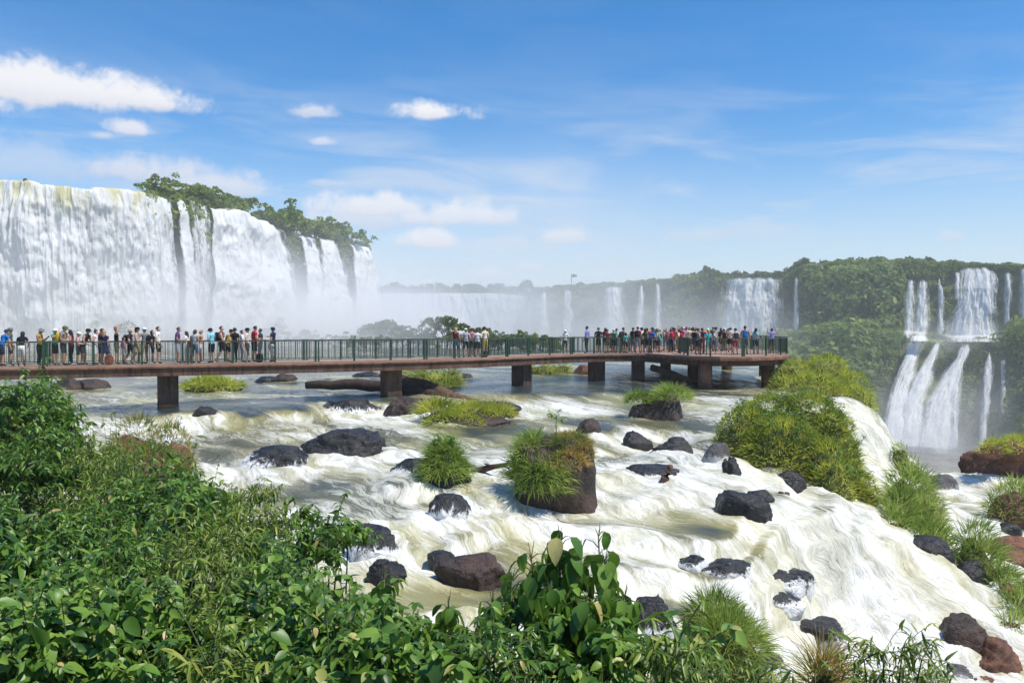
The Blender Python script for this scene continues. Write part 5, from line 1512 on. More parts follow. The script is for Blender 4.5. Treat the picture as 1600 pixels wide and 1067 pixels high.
    for a, c, m in segs:
        A, B = J[a], J[c]; d = B - A; tt_ = np.clip(((C - A) @ d) / (d @ d), 0, 1); ds = np.linalg.norm(C - (A + tt_[:, None] * d), axis=1) / (np.mean(RAD[a]) * (1 - tt_) + np.mean(RAD[c]) * tt_)
        mm = np.full(len(C), m)
        if m == 2: mm = np.where(tt_ < .62, 2, 0)
        if m == 3 and a != 'pel': mm = np.where(tt_ < .86, 3, 4)
        if (a, c) == ('pel', 'sp'): mm = np.where(tt_ < .25, 3, 1)
        if (a, c) == ('an' + a[-1], 'to' + a[-1]): pass
        if c[:2] == 'an': mm = np.where(tt_ < .93, 4, 5)
        u = ds < best; best[u] = ds[u]; mi[u] = mm[u]
    me.polygons.foreach_set('material_index', mi); me.polygons.foreach_set('use_smooth', np.ones(len(C), bool))
    for k in range(6): me.materials.append(None)
    me.update()
    return me, HM, J


BODY = {}


def get_body(pose, fem, bulky):
    k = (pose, fem, bulky)
    if k not in BODY: BODY[k] = body(*k)
    return BODY[k]


ICO3 = ico(3)


def hair_mesh(kind):
    V = ICO3[0].copy(); Fc = ICO3[1]
    R0 = np.array([.098, .118, .118])
    keepf = []
    front = (V[:, 1] > .28) & (V[:, 2] < .55)
    n = fbm(V * 3, 3, 3) - .5
    P = V * R0 * (1 + .12 * n)[:, None] + np.array([0, -.012, .018])
    lowcut = V[:, 2] < (-.62 if kind != 'short' else -.30)
    if kind in ('long', 'tail'):
        back = (V[:, 1] < .1) & (V[:, 2] < 0)
        k = np.clip(-V[:, 2], 0, 1) * (V[:, 1] < .12)
        P[:, 2] -= k * (.24 if kind == 'long' else .05); P[:, 1] -= k * .02
        lowcut = V[:, 2] < -2
    if kind == 'bun':
        b = np.exp(-((V - np.array([0, -.6, .8])) ** 2).sum(1) / .12); P += b[:, None] * np.array([0, -.05, .06])
    bad = (front | lowcut)
    Fk = Fc[~bad[Fc].any(1)]
    return mesh_np('hair', P, Fk, True)


def hat_mesh(kind):
    n = 24; V = []; Fs = []; ang = np.arange(n) * 2 * math.pi / n
    rings = [(.0, .145), (.035, .143), (.065, .132), (.088, .112), (.10, .082), (.104, .045)]
    for r, z in rings:
        for a in ang: V.append((max(r, .004) * math.cos(a), max(r, .004) * 1.15 * math.sin(a) - .005, z))
    for k_, f in enumerate((.4, 1.0)):
        for a in ang:
            b = .068 * f if kind == 'hat' else .085 * f * max(0, math.sin(a)) ** .8 * (1 if math.sin(a) > .35 else .2) + .002 * (k_ + 1)
            V.append(((.104 + b * (1 if kind == 'hat' else .25)) * math.cos(a), .1196 * math.sin(a) - .005 + b * (math.sin(a) if kind == 'hat' else 1), .043 - .012 * f))
    m = len(V) // n
    for k_ in range(m - 1):
        for i in range(n): Fs.append((k_ * n + i, (k_ + 1) * n + i, (k_ + 1) * n + (i + 1) % n, k_ * n + (i + 1) % n))
    Fs.append(tuple(range(n)))
    me = bpy.data.meshes.new('hat'); me.from_pydata(V, [], Fs); me.polygons.foreach_set('use_smooth', [True] * len(me.polygons)); me.update()
    return me


def pack_mesh():
    mb = MB(); V = ICO3[0]; q = np.sign(V) * np.abs(V) ** .55; q /= np.abs(q).max(0)
    mb.add(q * np.array([.15, .09, .22]) + np.array([0, -.205, 1.22]), [tuple(f) for f in ICO3[1]])
    mb.add(q * np.array([.10, .04, .10]) + np.array([0, -.30, 1.14]), [tuple(f) for f in ICO3[1]])
    for s in (-1, 1): mb.tube([(s * .10, -.14, 1.40), (s * .115, -.02, 1.455), (s * .12, .115, 1.38), (s * .13, .12, 1.25), (s * .15, -.08, 1.08)], .02, 6)
    me = bpy.data.meshes.new('backpack'); me.from_pydata(np.concatenate(mb.v).tolist(), [], mb.f); me.polygons.foreach_set('use_smooth', [True] * len(me.polygons)); me.update()
    return me


def skirt_mesh():
    n = 22; V = []; Fs = []
    for k, (z, r) in enumerate(((1.0, .15), (.88, .185), (.72, .22), (.56, .25))):
        for i in range(n):
            a = i * 6.2832 / n; rr = r * (1 + .06 * k / 3 * math.sin(a * 7)); V.append((rr * math.cos(a), rr * .8 * math.sin(a), z))
    for k in range(3):
        for i in range(n): Fs.append((k * n + i, k * n + (i + 1) % n, (k + 1) * n + (i + 1) % n, (k + 1) * n + i))
    me = bpy.data.meshes.new('skirt'); me.from_pydata(V, [], Fs); me.polygons.foreach_set('use_smooth', [True] * len(Fs)); me.update()
    return me


def phone_mesh(sz=1.0):
    mb = MB(); mb.box((0, 0, 0), (.15 * sz, .012, .08 * sz)); mb.box((0, .0075, 0), (.135 * sz, .003, .068 * sz))
    me = bpy.data.meshes.new('phone'); me.from_pydata(np.concatenate(mb.v).tolist(), [], mb.f); me.update(); return me


HAIRM = {k: hair_mesh(k) for k in ('short', 'long', 'bun', 'tail')}
HATM = {k: hat_mesh(k) for k in ('cap', 'hat')}
PACKM, SKIRTM, PHONEM, TABM = pack_mesh(), skirt_mesh(), phone_mesh(), phone_mesh(1.9)
CL = {'black': (.012, .012, .014), 'white': (.74, .73, .71), 'grey': (.20, .20, .21), 'lightgrey': (.42, .42, .43), 'navy': (.018, .025, .07), 'blue': (.02, .16, .48), 'lightblue': (.22, .56, .68), 'teal': (.07, .45, .42),
      'purple': (.10, .045, .14), 'red': (.48, .028, .045), 'maroon': (.16, .018, .025), 'orange': (.62, .15, .07), 'yellow': (.60, .38, .03), 'khaki': (.27, .22, .14), 'denim': (.08, .13, .22), 'green': (.05, .22, .11),
      'pink': (.62, .24, .28), 'tan': (.46, .30, .19), 'brown': (.08, .045, .028), 'lilac': (.30, .28, .62), 'charcoal': (.045, .045, .05), 'olive': (.11, .12, .05), 'cream': (.66, .60, .48), 'turquoise': (.04, .50, .55)}
SKIN = [(.52, .31, .22), (.42, .235, .155), (.30, .16, .10), (.60, .38, .29)]
HAIRC = {'dark': (.012, .009, .008), 'brown': (.055, .030, .018), 'blond': (.42, .29, .13), 'ginger': (.22, .09, .035), 'greyhair': (.3, .29, .28)}
for k, c in CL.items(): M['c_' + k] = mat_plain('cloth_' + k, c, .85, .15, .12, 9.0, .3)
for k, c in enumerate(SKIN): M['skin%d' % k] = mat_plain('skin_tone', c, .55, .35, .08, 14.0, 0)
for k, c in HAIRC.items(): M['h_' + k] = mat_plain('hair_' + k, c, .5, .4, .2, 30.0, .3)
M['screen'] = mat_plain('dark_screen', (.01, .01, .012), .15, .5, 0, 1, 0)


def person(loc, head, label, pose='down', fem=False, h=1.72, shirt='white', sleeve=True, pants='black', long=False, shoe='charcoal', skin=0, hair='short', hairc='dark', hat=None, hatc='black', pack=None, skirt=None, gadget=None, bulky=0.0, group=None):
    me, HM, J = get_body(pose, fem, bulky)
    o = bpy.data.objects.new('person', me); COL.objects.link(o)
    s = h / 1.72; o.scale = (s, s, s); o.location = loc; o.rotation_euler = (0, 0, R(head))
    o['label'] = label; o['category'] = 'person'
    if group: o['group'] = group
    sk = M['skin%d' % skin]; sm = M['c_' + shirt]; pm = M['c_' + pants]
    for k, m in enumerate((sk, sm, sm if sleeve else sk, pm, pm if long else sk, M['c_' + shoe])):
        o.material_slots[k].link = 'OBJECT'; o.material_slots[k].material = m

    def child(name, m_, mat, mtx=None):
        c = bpy.data.objects.new(name, m_); COL.objects.link(c); c.parent = o
        if not m_.materials: m_.materials.append(None)
        c.material_slots[0].link = 'OBJECT'; c.material_slots[0].material = mat
        if mtx is not None: c.matrix_local = mtx
        return c
    if hair: child('hair', HAIRM[hair], M['h_' + hairc], HM)
    if hat: child('hat', HATM[hat], M['c_' + hatc], HM)
    tl = {'rail': -.42, 'phone': -.06, 'hold': -.05}.get(pose, 0)
    T = Matrix.Translation((0, 0, .95)) @ Matrix.Rotation(tl, 4, 'X') @ Matrix.Translation((0, 0, -.95))
    if pack: child('backpack', PACKM, M['c_' + pack], T)
    if skirt: child('skirt', SKIRTM, M['c_' + skirt])
    if gadget:
        hp = (J['hal'] + J['har']) / 2 if pose in ('phone', 'photo', 'hold', 'both') else J['har']
        g = bpy.data.objects.new('tablet' if gadget == 'tablet' else 'phone', TABM if gadget == 'tablet' else PHONEM); COL.objects.link(g)
        mm = Matrix.Translation(loc) @ Matrix.Rotation(R(head), 4, 'Z') @ Matrix.Diagonal((s, s, s, 1)) @ Matrix.Translation(Vector(hp) + Vector((0, .06, .04))) @ Matrix.Rotation(-.3, 4, 'X')
        g.matrix_world = mm
        if not g.data.materials: g.data.materials.append(M['screen'])
        g['label'] = ('black tablet' if gadget == 'tablet' else 'black phone') + ' held up by the ' + label; g['category'] = gadget
        g['label'] = ' '.join(g['label'].split()[:16])
    return o


def walk_at(x, s):
    A = across(s); r = A[:, 0] / A[:, 1]; u = (x - 800) / F
    k = np.argmin(np.abs(r - u)); i = min(max(k, 1), len(A) - 2); j = i + 1 if r[i] <= u else i - 1
    f = (u - r[i]) / (r[j] - r[i] + 1e-9); p = A[i] * (1 - f) + A[j] * f
    return (p[0], p[1], DECKZ + .001)


W = [  # photo x, metres from the near edge, heading (0 = away, -90 = to the right), label, options
    (2, .75, -25, 'person in bright blue shirt and blue shorts leaning to the rail', dict(pose='rail', shirt='blue', pants='navy', hair='short')),
    (33, .5, 15, 'person with long dark hair, black top and white shorts leaning on the rail', dict(pose='rail', fem=True, h=1.62, shirt='black', pants='white', hair='long')),
    (61, 1.0, -80, 'person in yellow vest and grey hat looking at a phone', dict(pose='phone', shirt='yellow', sleeve=False, pants='black', long=True, skin=2, hat='hat', hatc='grey', gadget='phone')),
    (99, .7, -85, 'person in grey tee and dark cap with yellow backpack', dict(pose='hold', h=1.82, shirt='grey', pants='charcoal', skin=1, hat='cap', hatc='olive', pack='yellow', bulky=.06)),
    (112, 1.3, 100, 'person with dark bob hair in red top facing the capped one', dict(pose='hold', fem=True, h=1.66, shirt='maroon', sleeve=False, pants='black', long=True, hair='long')),
    (121, .75, -60, 'person in pink patterned top and pale hat', dict(pose='hold', fem=True, h=1.56, shirt='pink', sleeve=False, pants='black', hat='hat', hatc='cream', skin=3)),
    (130, 1.15, -95, 'person in black cap and dark tank top in the queue', dict(pose='rail', h=1.74, shirt='charcoal', sleeve=False, pants='charcoal', skin=1, hat='cap')),
    (148, .8, -75, 'person in white tank top and white shorts with brown bun', dict(pose='hold', fem=True, h=1.66, shirt='white', sleeve=False, pants='white', hair='bun', hairc='brown', bulky=.12)),
    (163, 1.0, -10, 'person with long blond hair in a navy dress', dict(pose='down', fem=True, h=1.64, shirt='navy', pants='navy', skirt='navy', hair='long', hairc='blond')),
    (182, 1.1, -70, 'person with ginger bun in dark tank raising a phone', dict(pose='raise', fem=True, h=1.76, shirt='black', sleeve=False, pants='olive', hair='bun', hairc='ginger', gadget='phone')),
    (203, 1.35, -90, 'person in striped pale hat with black backpack', dict(pose='walk', h=1.68, shirt='charcoal', pants='black', hat='hat', hatc='tan', pack='black')),
    (214, .8, -85, 'person in tan tank top, black cap and khaki skirt', dict(pose='walk', fem=True, h=1.76, shirt='tan', sleeve=False, pants='khaki', skirt='khaki', hat='cap', hair='tail')),
    (238, 1.5, -70, 'person with brown ponytail in black behind the white shirt', dict(pose='down', fem=True, h=1.62, shirt='black', pants='black', hair='tail', hairc='brown', pack='black')),
    (247, .9, -80, 'person in plain white tee and black shorts with brown hair', dict(pose='down', h=1.8, shirt='white', pants='black', hairc='brown')),
    (277, .8, -70, 'broad person in purple polo and light grey shorts', dict(pose='hold', h=1.78, shirt='purple', pants='lightgrey', hairc='brown', bulky=.18, skin=1)),
    (293, 1.3, 70, 'person in white and curly brown hair behind the purple polo', dict(pose='hold', fem=True, h=1.58, shirt='white', pants='white', long=True, hair='long', hairc='brown')),
    (299, 1.0, -30, 'child in bright red top beside the denim shorts', dict(pose='down', h=1.34, shirt='red', pants='white', hairc='brown')),
    (304, .7, -10, 'person in pale grey tank and denim shorts seen from behind', dict(pose='hold', fem=True, h=1.66, shirt='lightgrey', sleeve=False, pants='denim', hair='tail', hairc='brown', skin=1)),
    (331, .8, 70, 'person in light blue tee and black cap walking towards the bank', dict(pose='hold', h=1.72, shirt='lightblue', pants='black', hat='cap', bulky=.05)),
    (346, 1.0, -80, 'person in dark tank top with black backpack and bare arms', dict(pose='walk', h=1.82, shirt='maroon', sleeve=False, pants='black', hairc='brown', pack='black')),
    (367, .8, 60, 'person in black tee and long black trousers', dict(pose='hip', h=1.74, shirt='black', pants='black', long=True)),
    (378, 1.2, -60, 'person in white and grey clothes behind the black tee', dict(pose='down', h=1.62, shirt='white', pants='lightgrey', long=True, hairc='brown')),
    (386, 1.45, -80, 'person in dark cap half hidden behind the red tee', dict(pose='down', h=1.72, shirt='cream', pants='charcoal', hat='cap')),
    (397, .75, -50, 'person in bright red tee and black shorts', dict(pose='hold', h=1.84, shirt='red', pants='black', skin=1, bulky=.1)),
    (427, .9, 80, 'person in navy tee and dark cap reaching a hand forward', dict(pose='point', h=1.76, shirt='navy', pants='navy', hat='cap', hatc='navy', skin=1)),
    (425, .55, -30, 'small child in white clothes below the outstretched arm', dict(pose='down', h=1.05, shirt='white', pants='white', hairc='dark')),
    (16, 1.4, -70, 'person in olive tee and grey cap behind the bright blue shirt', dict(pose='down', h=1.74, shirt='olive', pants='charcoal', hat='cap', hatc='grey')),
    (86, 1.5, -100, 'person in white hat and green tee at the far rail', dict(pose='photo', h=1.7, shirt='green', pants='black', hat='hat', hatc='white')),
    (156, 1.5, -60, 'person in maroon tee between the white tank and the navy dress', dict(pose='phone', h=1.72, shirt='maroon', pants='denim')),
    (193, 1.0, -40, 'child in pink top beside the dark tank with raised phone', dict(pose='down', fem=True, h=1.3, shirt='pink', pants='white', hair='tail', hairc='brown')),
    (226, 1.5, 50, 'person in grey polo and khaki shorts at the far rail', dict(pose='hip', h=1.74, shirt='grey', pants='khaki', hat='cap', hatc='white')),
    (314, 1.5, 100, 'person with blond bun in coral tan top at the far rail', dict(pose='photo', fem=True, h=1.64, shirt='tan', pants='white', hair='bun', hairc='blond')),
    (356, 1.6, -20, 'person in yellow tee and black cap at the far rail', dict(pose='rail', h=1.7, shirt='yellow', pants='black', hat='cap')),
    (407, 1.4, 90, 'person in charcoal shirt and jeans beside the red tee', dict(pose='down', h=1.7, shirt='charcoal', pants='denim', long=True, hairc='brown')),
    (712, .5, -10, 'person with ginger blond hair in dark red tank top at the rail', dict(pose='down', fem=True, h=1.76, shirt='maroon', sleeve=False, pants='denim', hair='long', hairc='blond', skin=1)),
    (728, .8, 10, 'person in grey blue shirt and white sun hat', dict(pose='hold', h=1.7, shirt='lightgrey', pants='black', hat='hat', hatc='white')),
    (737, 1.0, -20, 'person in pink shirt and dark cap beside the white sun hat', dict(pose='hold', h=1.72, shirt='pink', pants='charcoal', hat='cap', hatc='maroon')),
    (746, .7, 0, 'person in plain white shirt seen from behind in the group', dict(pose='hold', h=1.66, shirt='white', pants='charcoal', bulky=.1)),
    (758, .9, 40, 'person in pale checked shirt, dark cap and yellow shorts', dict(pose='hold', h=1.8, shirt='cream', pants='yellow', hat='cap')),
    (883, 1.0, 5, 'lone person in white shirt and white cap on the walkway', dict(pose='hip', h=1.6, shirt='white', pants='charcoal', hat='hat', hatc='white', hairc='dark')),
    (917, .9, 60, 'person in lilac shirt stepping along the walkway', dict(pose='down', h=1.86, shirt='lilac', pants='black', long=True, skin=2)),
    (935, .9, -5, 'person in charcoal tee at the walkway bend', dict(pose='hold', h=1.76, shirt='charcoal', pants='black', hair='short', pack='black')),
    (945, 1.2, -40, 'person in brown patterned top by the bend', dict(pose='hold', h=1.74, shirt='brown', pants='maroon', hair='tail', hairc='brown', fem=True)),
    (949, .6, 30, 'person in dark wide hat and red brown top', dict(pose='hold', fem=True, h=1.64, shirt='maroon', pants='olive', hat='hat', hatc='maroon')),
    (958, .8, -30, 'person in green tee near the bend', dict(pose='hold', h=1.64, shirt='green', pants='black', hat='cap', hatc='white')),
    (963, 1.3, 80, 'person in mid grey top behind the green tee', dict(pose='down', h=1.7, shirt='grey', pants='black')),
    (974, .9, -70, 'person in grey shirt with dark shorts near the platform', dict(pose='down', h=1.76, shirt='grey', pants='charcoal', pack='charcoal')),
    (978, .5, 20, 'child in turquoise top at the rail', dict(pose='down', h=1.4, shirt='teal', sleeve=False, pants='brown', fem=True, hair='tail', hairc='brown')),
    (988, 1.1, -60, 'person in black vest and bare arms near the platform', dict(pose='hold', h=1.76, shirt='black', sleeve=False, pants='grey')),
    (996, .7, -20, 'person in red shirt with black bag across the back', dict(pose='hold', h=1.82, shirt='red', pants='lightgrey', pack='black')),
    (1003, 1.2, 70, 'person in white shirt with dark cap entering the platform', dict(pose='down', h=1.74, shirt='white', pants='black', hat='cap')),
    (1008, .8, -40, 'person in dark olive top entering the platform', dict(pose='down', h=1.68, shirt='olive', pants='black', hair='long', fem=True)),
    (1016, .5, -60, 'person in vivid blue tee bending over the rail', dict(pose='rail', h=1.7, shirt='blue', pants='black')),
]
for (x, s, hd, lb, kw) in W: person(walk_at(x, s), hd, lb, **kw)


def plat(x, d): return ((x - 800) / F * d, d, DECKZ + .005)


PL = [(1089, 50.6, -60, 'person with dark backpack and maroon cap at the platform corner', dict(pose='hold', h=1.7, shirt='lightgrey', pants='black', pack='black', hat='cap', hatc='maroon')),
      (1097, 51.8, -30, 'person in maroon shirt and red trousers by the platform corner', dict(pose='photo', h=1.72, shirt='maroon', pants='maroon', long=True)),
      (1107, 50.4, 10, 'person in turquoise top and matching turquoise trousers', dict(pose='down', h=1.62, fem=True, shirt='teal', pants='teal', long=True, hair='long', hairc='blond')),
      (1149, 50.8, 0, 'person in white vest with dark backpack and red shorts', dict(pose='hip', h=1.72, shirt='white', sleeve=False, pants='red', pack='charcoal')),
      (1164, 51.4, -10, 'tall person in orange shirt with bright blue backpack', dict(pose='down', h=1.86, shirt='orange', pants='charcoal', pack='blue', skin=1)),
      (1180, 51.9, -60, 'person with long dark hair holding up a tablet', dict(pose='hold', fem=True, h=1.72, shirt='lightblue', pants='black', hair='long', gadget='tablet')),
      (1206, 54.2, 0, 'person in lilac shirt with both arms raised at the platform tip', dict(pose='both', h=1.7, shirt='lilac', pants='charcoal', skin=2))]
for (x, d, hd, lb, kw) in PL: person(plat(x, d), hd, lb, **kw)
rs = random.Random(77); used = set(); k = 0; spots = []
cols = [c for c in CL]
hats = [None, None, None, 'cap', 'hat']
poses = ['down', 'hold', 'phone', 'photo', 'hip', 'raise', 'hold', 'down', 'rail']
word = {'lightgrey': 'light grey', 'lightblue': 'light blue'}
tries = 0
while k < 58 and tries < 4000:
    tries += 1
    x = rs.uniform(1010, 1142); d = rs.uniform(55.5, 69.5); X = (x - 800) / F * d
    if not inside(np.array([[X, d]]), shrink(PLAT, .93))[0]: continue
    if any(math.hypot(X - a, d - b) < .55 for a, b in spots): continue
    spots.append((X, d))
    for _ in range(60):
        sc, pc, ht = rs.choice(cols), rs.choice(['black', 'charcoal', 'denim', 'khaki', 'navy', 'white', 'grey', 'olive']), rs.choice(hats)
        if rs.random() < .35: sc = rs.choice(['white', 'pink', 'red', 'cream', 'lightgrey', 'tan'])
        hc = rs.choice(['black', 'white', 'cream', 'red', 'navy'])
        hr = rs.choice(['short', 'short', 'long', 'tail', 'bun']); hcol = rs.choice(['dark', 'dark', 'brown', 'blond', 'ginger'])
        key = (sc, pc, ht and hc, hr, hcol)
        if key not in used: break
    used.add(key)
    hn = {'short': 'short', 'long': 'long', 'tail': 'tied', 'bun': 'bunned'}[hr]; cn = hcol
    lb = 'person in %s top, %s bottoms, %s %s hair%s in platform crowd' % (word.get(sc, sc), pc, hn, cn, (', %s %s,' % (hc, ht)) if ht else '')
    ps = rs.choice(poses)
    if lb in used: continue
    used.add(lb)
    person((X, d, DECKZ + .005), rs.choice([0, 20, -30, -70, 70, 120, 180, -110, 40]), lb, pose=ps, fem=hr != 'short', h=rs.uniform(1.5, 1.8), shirt=sc, sleeve=rs.random() < .6, pants=pc, long=rs.random() < .4, skin=rs.choice([0, 1, 3, 0, 2]), hair=hr, hairc=hcol, hat=ht, hatc=hc, pack=rs.choice([None, None, None, 'black', 'navy', 'red']), group='crowd on the viewing platform')
    k += 1
# things people carry or set down
def bag(loc, col, label, w=.3):
    mb = MB(); V = ICO3[0]; q = np.sign(V) * np.abs(V) ** .6; q /= np.abs(q).max(0)
    mb.add(q * np.array([w / 2, .1, w * .55]) + np.array([0, 0, w * .55]), [tuple(f) for f in ICO3[1]])
    o = mb.build('bag', M['c_' + col], None, True, label=label, cat='bag'); o.location = loc
    h = MB(); h.tube([(-w * .3, 0, w * 1.0), (-w * .2, 0, w * 1.45), (w * .2, 0, w * 1.45), (w * .3, 0, w * 1.0)], .012, 6)
    h.build('handle', M['c_charcoal'], o, True)
    return o


p = walk_at(170, .45); bag((p[0], p[1], p[2] + .01), 'orange', 'red orange bag standing on the deck below the blond hair', .40)
p = walk_at(758, .45); bag((p[0], p[1], p[2] + .005), 'navy', 'dark bag on the deck beside the checked shirt', .34)
p = walk_at(405, .6); bag((p[0], p[1], p[2] + .005), 'black', 'black bag on the deck by the red tee', .4)
# ------------------------------------------------------------------ foreground shrubs
def canopy_d(x, y):
    """distance of the shrub canopy seen at a photo pixel (bank falls away to the left back)"""
    q = sstep(1067, 640, np.float64(y))
    left = 4.6 + 9.5 * float(q) ** 1.15
    mid = 4.2 + 3.5 * float(sstep(1067, 820, np.float64(y)))
    s = float(sstep(480, 640, np.float64(x)))
    return left * (1 - s) + mid * s


LEFT_POLY = [(-40, 606), (60, 604), (100, 628), (96, 680), (150, 690), (185, 700), (230, 745), (300, 760), (335, 785), (420, 772), (436, 812), (540, 815), (600, 850), (540, 872), (470, 885), (490, 935), (560, 950), (600, 1000), (640, 1090), (-40, 1090)]
MID_POLY = [(480, 1090), (520, 1000), (590, 965), (650, 1005), (720, 985), (790, 975), (830, 965), (960, 970), (1005, 1010), (1095, 1025), (1110, 1090)]


def shrub(label, seeds, kind, size, ncl, single=260, seed=0, jitter=1.0, spread=.55, droop=.55, name='leafy_shrub', dmul=1.0, upright=.25):
    """seeds: photo points covered by this shrub; each becomes a clump of sprigs, joined to the root by limbs"""
    rs = random.Random(seed); pts = []
    for (x, y) in seeds:
        d = canopy_d(x, y) * dmul * (1 + rs.uniform(-.13, .15) * jitter); pts.append(np.array(px(x, y, d)))
    c = np.mean(pts, 0); gx_, gy_ = c[0], c[1] + .25
    gz = float(bank(np.array(gx_), np.array(gy_)))
    gz = min(gz, min(p[2] for p in pts) - .35)
    o = thing(name, label, 'shrub', (gx_, gy_, gz), 0, 'shrubs on the near bank'); loc = np.array([gx_, gy_, gz])
    lv = []; mb = MB(); tw = MB()
    for p in pts:
        q = p - loc
        root = np.array([q[0] * .35 + rs.gauss(0, .1), q[1] * .35 + rs.gauss(0, .1), 0])
        root[2] = min(0, float(bank(np.array(root[0] + gx_), np.array(root[1] + gy_))) - gz) if rs.random() < 1 else 0
        k1 = root * .5 + q * .5 + np.array([rs.gauss(0, .05), .1, .12])
        mb.tube([root, k1, q - np.array([0, -.05, .05])], [.018, .012, .007], 5, False)
        for k in range(ncl):
            a = rs.uniform(0, 6.283); el_ = rs.uniform(-.35, 1.0)
            L = spread * rs.uniform(.5, 1.1)
            e = q + L * np.array([math.cos(a) * math.cos(el_), math.sin(a) * math.cos(el_) * .8, math.sin(el_) * .75 + upright * .4])
            if rs.random() < .07: e = q + np.array([rs.gauss(0, .1), rs.gauss(0, .1), L * rs.uniform(1.0, 1.7)])
            sprig(lv, tw, q + (e - q) * .1, e, size, rs.randint(6, 9), rs, droop, rs.randint(3, 5), .0045)
    mb.build('branch', M['bark'], o, True, kind='stuff'); tw.build('twig', M['stem'], o, True, kind='stuff')
    put_leaves(o, lv, kind, single)
    return o


def fill(poly, step, rs, jit=.45):
    P = np.array(poly, float); out = []
    for y in np.arange(P[:, 1].min(), P[:, 1].max(), step):
        for x in np.arange(P[:, 0].min(), P[:, 0].max(), step):
            q = (x + rs.uniform(-jit, jit) * step, y + rs.uniform(-jit, jit) * step)
            if inside(np.array([q]), P)[0]: out.append(q)
    return out


rs = random.Random(12)
pts = fill(LEFT_POLY, 37, rs)
anchors = [(30, 640, 'leafy shrub rising highest on the bank, close under the walkway', 'lance'), (60, 740, 'dark leafy shrub below the highest one on the bank', 'lance'), (170, 740, 'leafy shrub beside the brown green grassy mound', 'narrow'), (255, 800, 'drooping leafy shrub below the grassy mound', 'lance'),
           (400, 820, 'shrub with fine twigs against the white water', 'narrow'), (520, 845, 'hanging branch shrub reaching over the rapids', 'lance'), (60, 860, 'dense shadowed shrub deep in the bank thicket', 'lance'), (180, 890, 'shrub with hollow dark gap in the thicket', 'lance'),
           (320, 905, 'dense small leaved shrub in the thicket middle', 'narrow'), (440, 910, 'dark shrub at the thicket edge above the foam', 'lance'), (60, 1000, 'large leaved shrub filling the nearest corner of the bank', 'heart'), (190, 1020, 'ribbed leaved shrub low in front of the thicket', 'heart'),
           (330, 1020, 'long leaved shrub low in front of the thicket', 'narrow'), (460, 1010, 'shrub with round ribbed leaves beside yellowing stems', 'heart'), (560, 985, 'shrub between yellowing stems and the broad leaved hedge', 'heart')]
pts += fill([(120, 745), (330, 785), (430, 815), (470, 890), (300, 910), (90, 860)], 29, rs)
pts += fill([(-40, 622), (60, 618), (95, 645), (100, 700), (190, 712), (200, 770), (-40, 770)], 27, rs)
grp = {i: [] for i in range(len(anchors))}
for q in pts:
    i = min(range(len(anchors)), key=lambda k: math.hypot((q[0] - anchors[k][0]), (q[1] - anchors[k][1]) * 1.1)); grp[i].append(q)
for i, (ax_, ay_, lb, kd) in enumerate(anchors):
    if not grp[i]: continue
    y = ay_; sz = .082 if kd != 'heart' else .072
    if y < 700: sz = .135
    elif y < 880: sz = .11
    shrub(lb, grp[i], kd, sz, 26 if y < 780 else 24, 230, 900 + i, 1.0, .34 if y > 800 else .55, .85)
    # a second, deeper layer closes the thicket
pts = fill(MID_POLY, 36, rs)
anch2 = [(560, 1020, 'broad leaved hedge plant next to the yellowing stems'), (680, 1010, 'broad ribbed leaved shrub in the middle of the bank front'), (800, 1000, 'broad leaved shrub at the foot of the tall drooping plant'), (920, 1010, 'leafy shrub under the drooping heart leaves'), (1050, 1040, 'bright fine leaved shrub beside the tussock')]
grp = {i: [] for i in range(len(anch2))}
for q in pts:
    i = min(range(len(anch2)), key=lambda k: math.hypot(q[0] - anch2[k][0], q[1] - anch2[k][1])); grp[i].append(q)
for i, (ax_, ay_, lb) in enumerate(anch2):
    if grp[i]: shrub(lb, grp[i], 'heart' if i in (0, 1, 3) else 'narrow' if i == 4 else 'lance', (.070, .08, .066, .075, .075)[i], 13, 240, 950 + i, 1.2, .22, .85)


# tall plants with drooping heart leaves standing up against the water
def tall_plant(label, x, ytop, ybase, d, n, size, seed, sway=.05):
    rs = random.Random(seed); top = np.array(px(x, ytop, d)); bs = np.array(px(x + rs.uniform(-12, 12), ybase, d))
    gz = float(bank(np.array(bs[0]), np.array(bs[1]))); gz = min(gz, bs[2])
    o = thing('tall_plant', label, 'plant', (bs[0], bs[1], gz), 0, 'tall plants with drooping leaves'); loc = np.array([bs[0], bs[1], gz])
    mb = MB(); lv = []; a = np.zeros(3); b = top - loc; mid = a * .5 + b * .5 + np.array([rs.gauss(0, sway), rs.gauss(0, sway), 0])
    mb.tube([a, mid, b], [.014, .010, .005], 6)
    s0 = max(.05, 1 - (ybase - ytop) * d / F / (b[2] + 1e-6))
    for k in range(n):
        s = s0 + (1 - s0) * (k / (n - 1)) ** .85
        p = (1 - s) ** 2 * a + 2 * s * (1 - s) * mid + s * s * b
        ang = k * 2.2 + rs.uniform(-.6, .6); out = rs.uniform(.03, .15) * (1.25 - .6 * s)
        e = p + np.array([math.cos(ang) * out, math.sin(ang) * out, rs.uniform(.0, .06)])
        mb.tube([p, (p + e) / 2 + np.array([0, 0, .015]), e], [.004, .003, .002], 4, False)
        dr = np.array([math.cos(ang) * .45 + rs.gauss(0, .2), math.sin(ang) * .45 + rs.gauss(0, .2), -rs.uniform(.5, 1.6)])
        lv.append((e, leaf_basis(dr, np.array([math.cos(ang), math.sin(ang), .5])), size * rs.uniform(.7, 1.2)))
    for k in range(3):
        ang = rs.uniform(0, 6.28); e = b + np.array([math.cos(ang) * .02, math.sin(ang) * .02, rs.uniform(.05, .12)]); mb.tube([b, e], [.003, .0012], 4, False)
    mb.build('stem', M['stem'], o, True, kind='stuff'); put_leaves(o, lv, 'heart', 300)
    return o


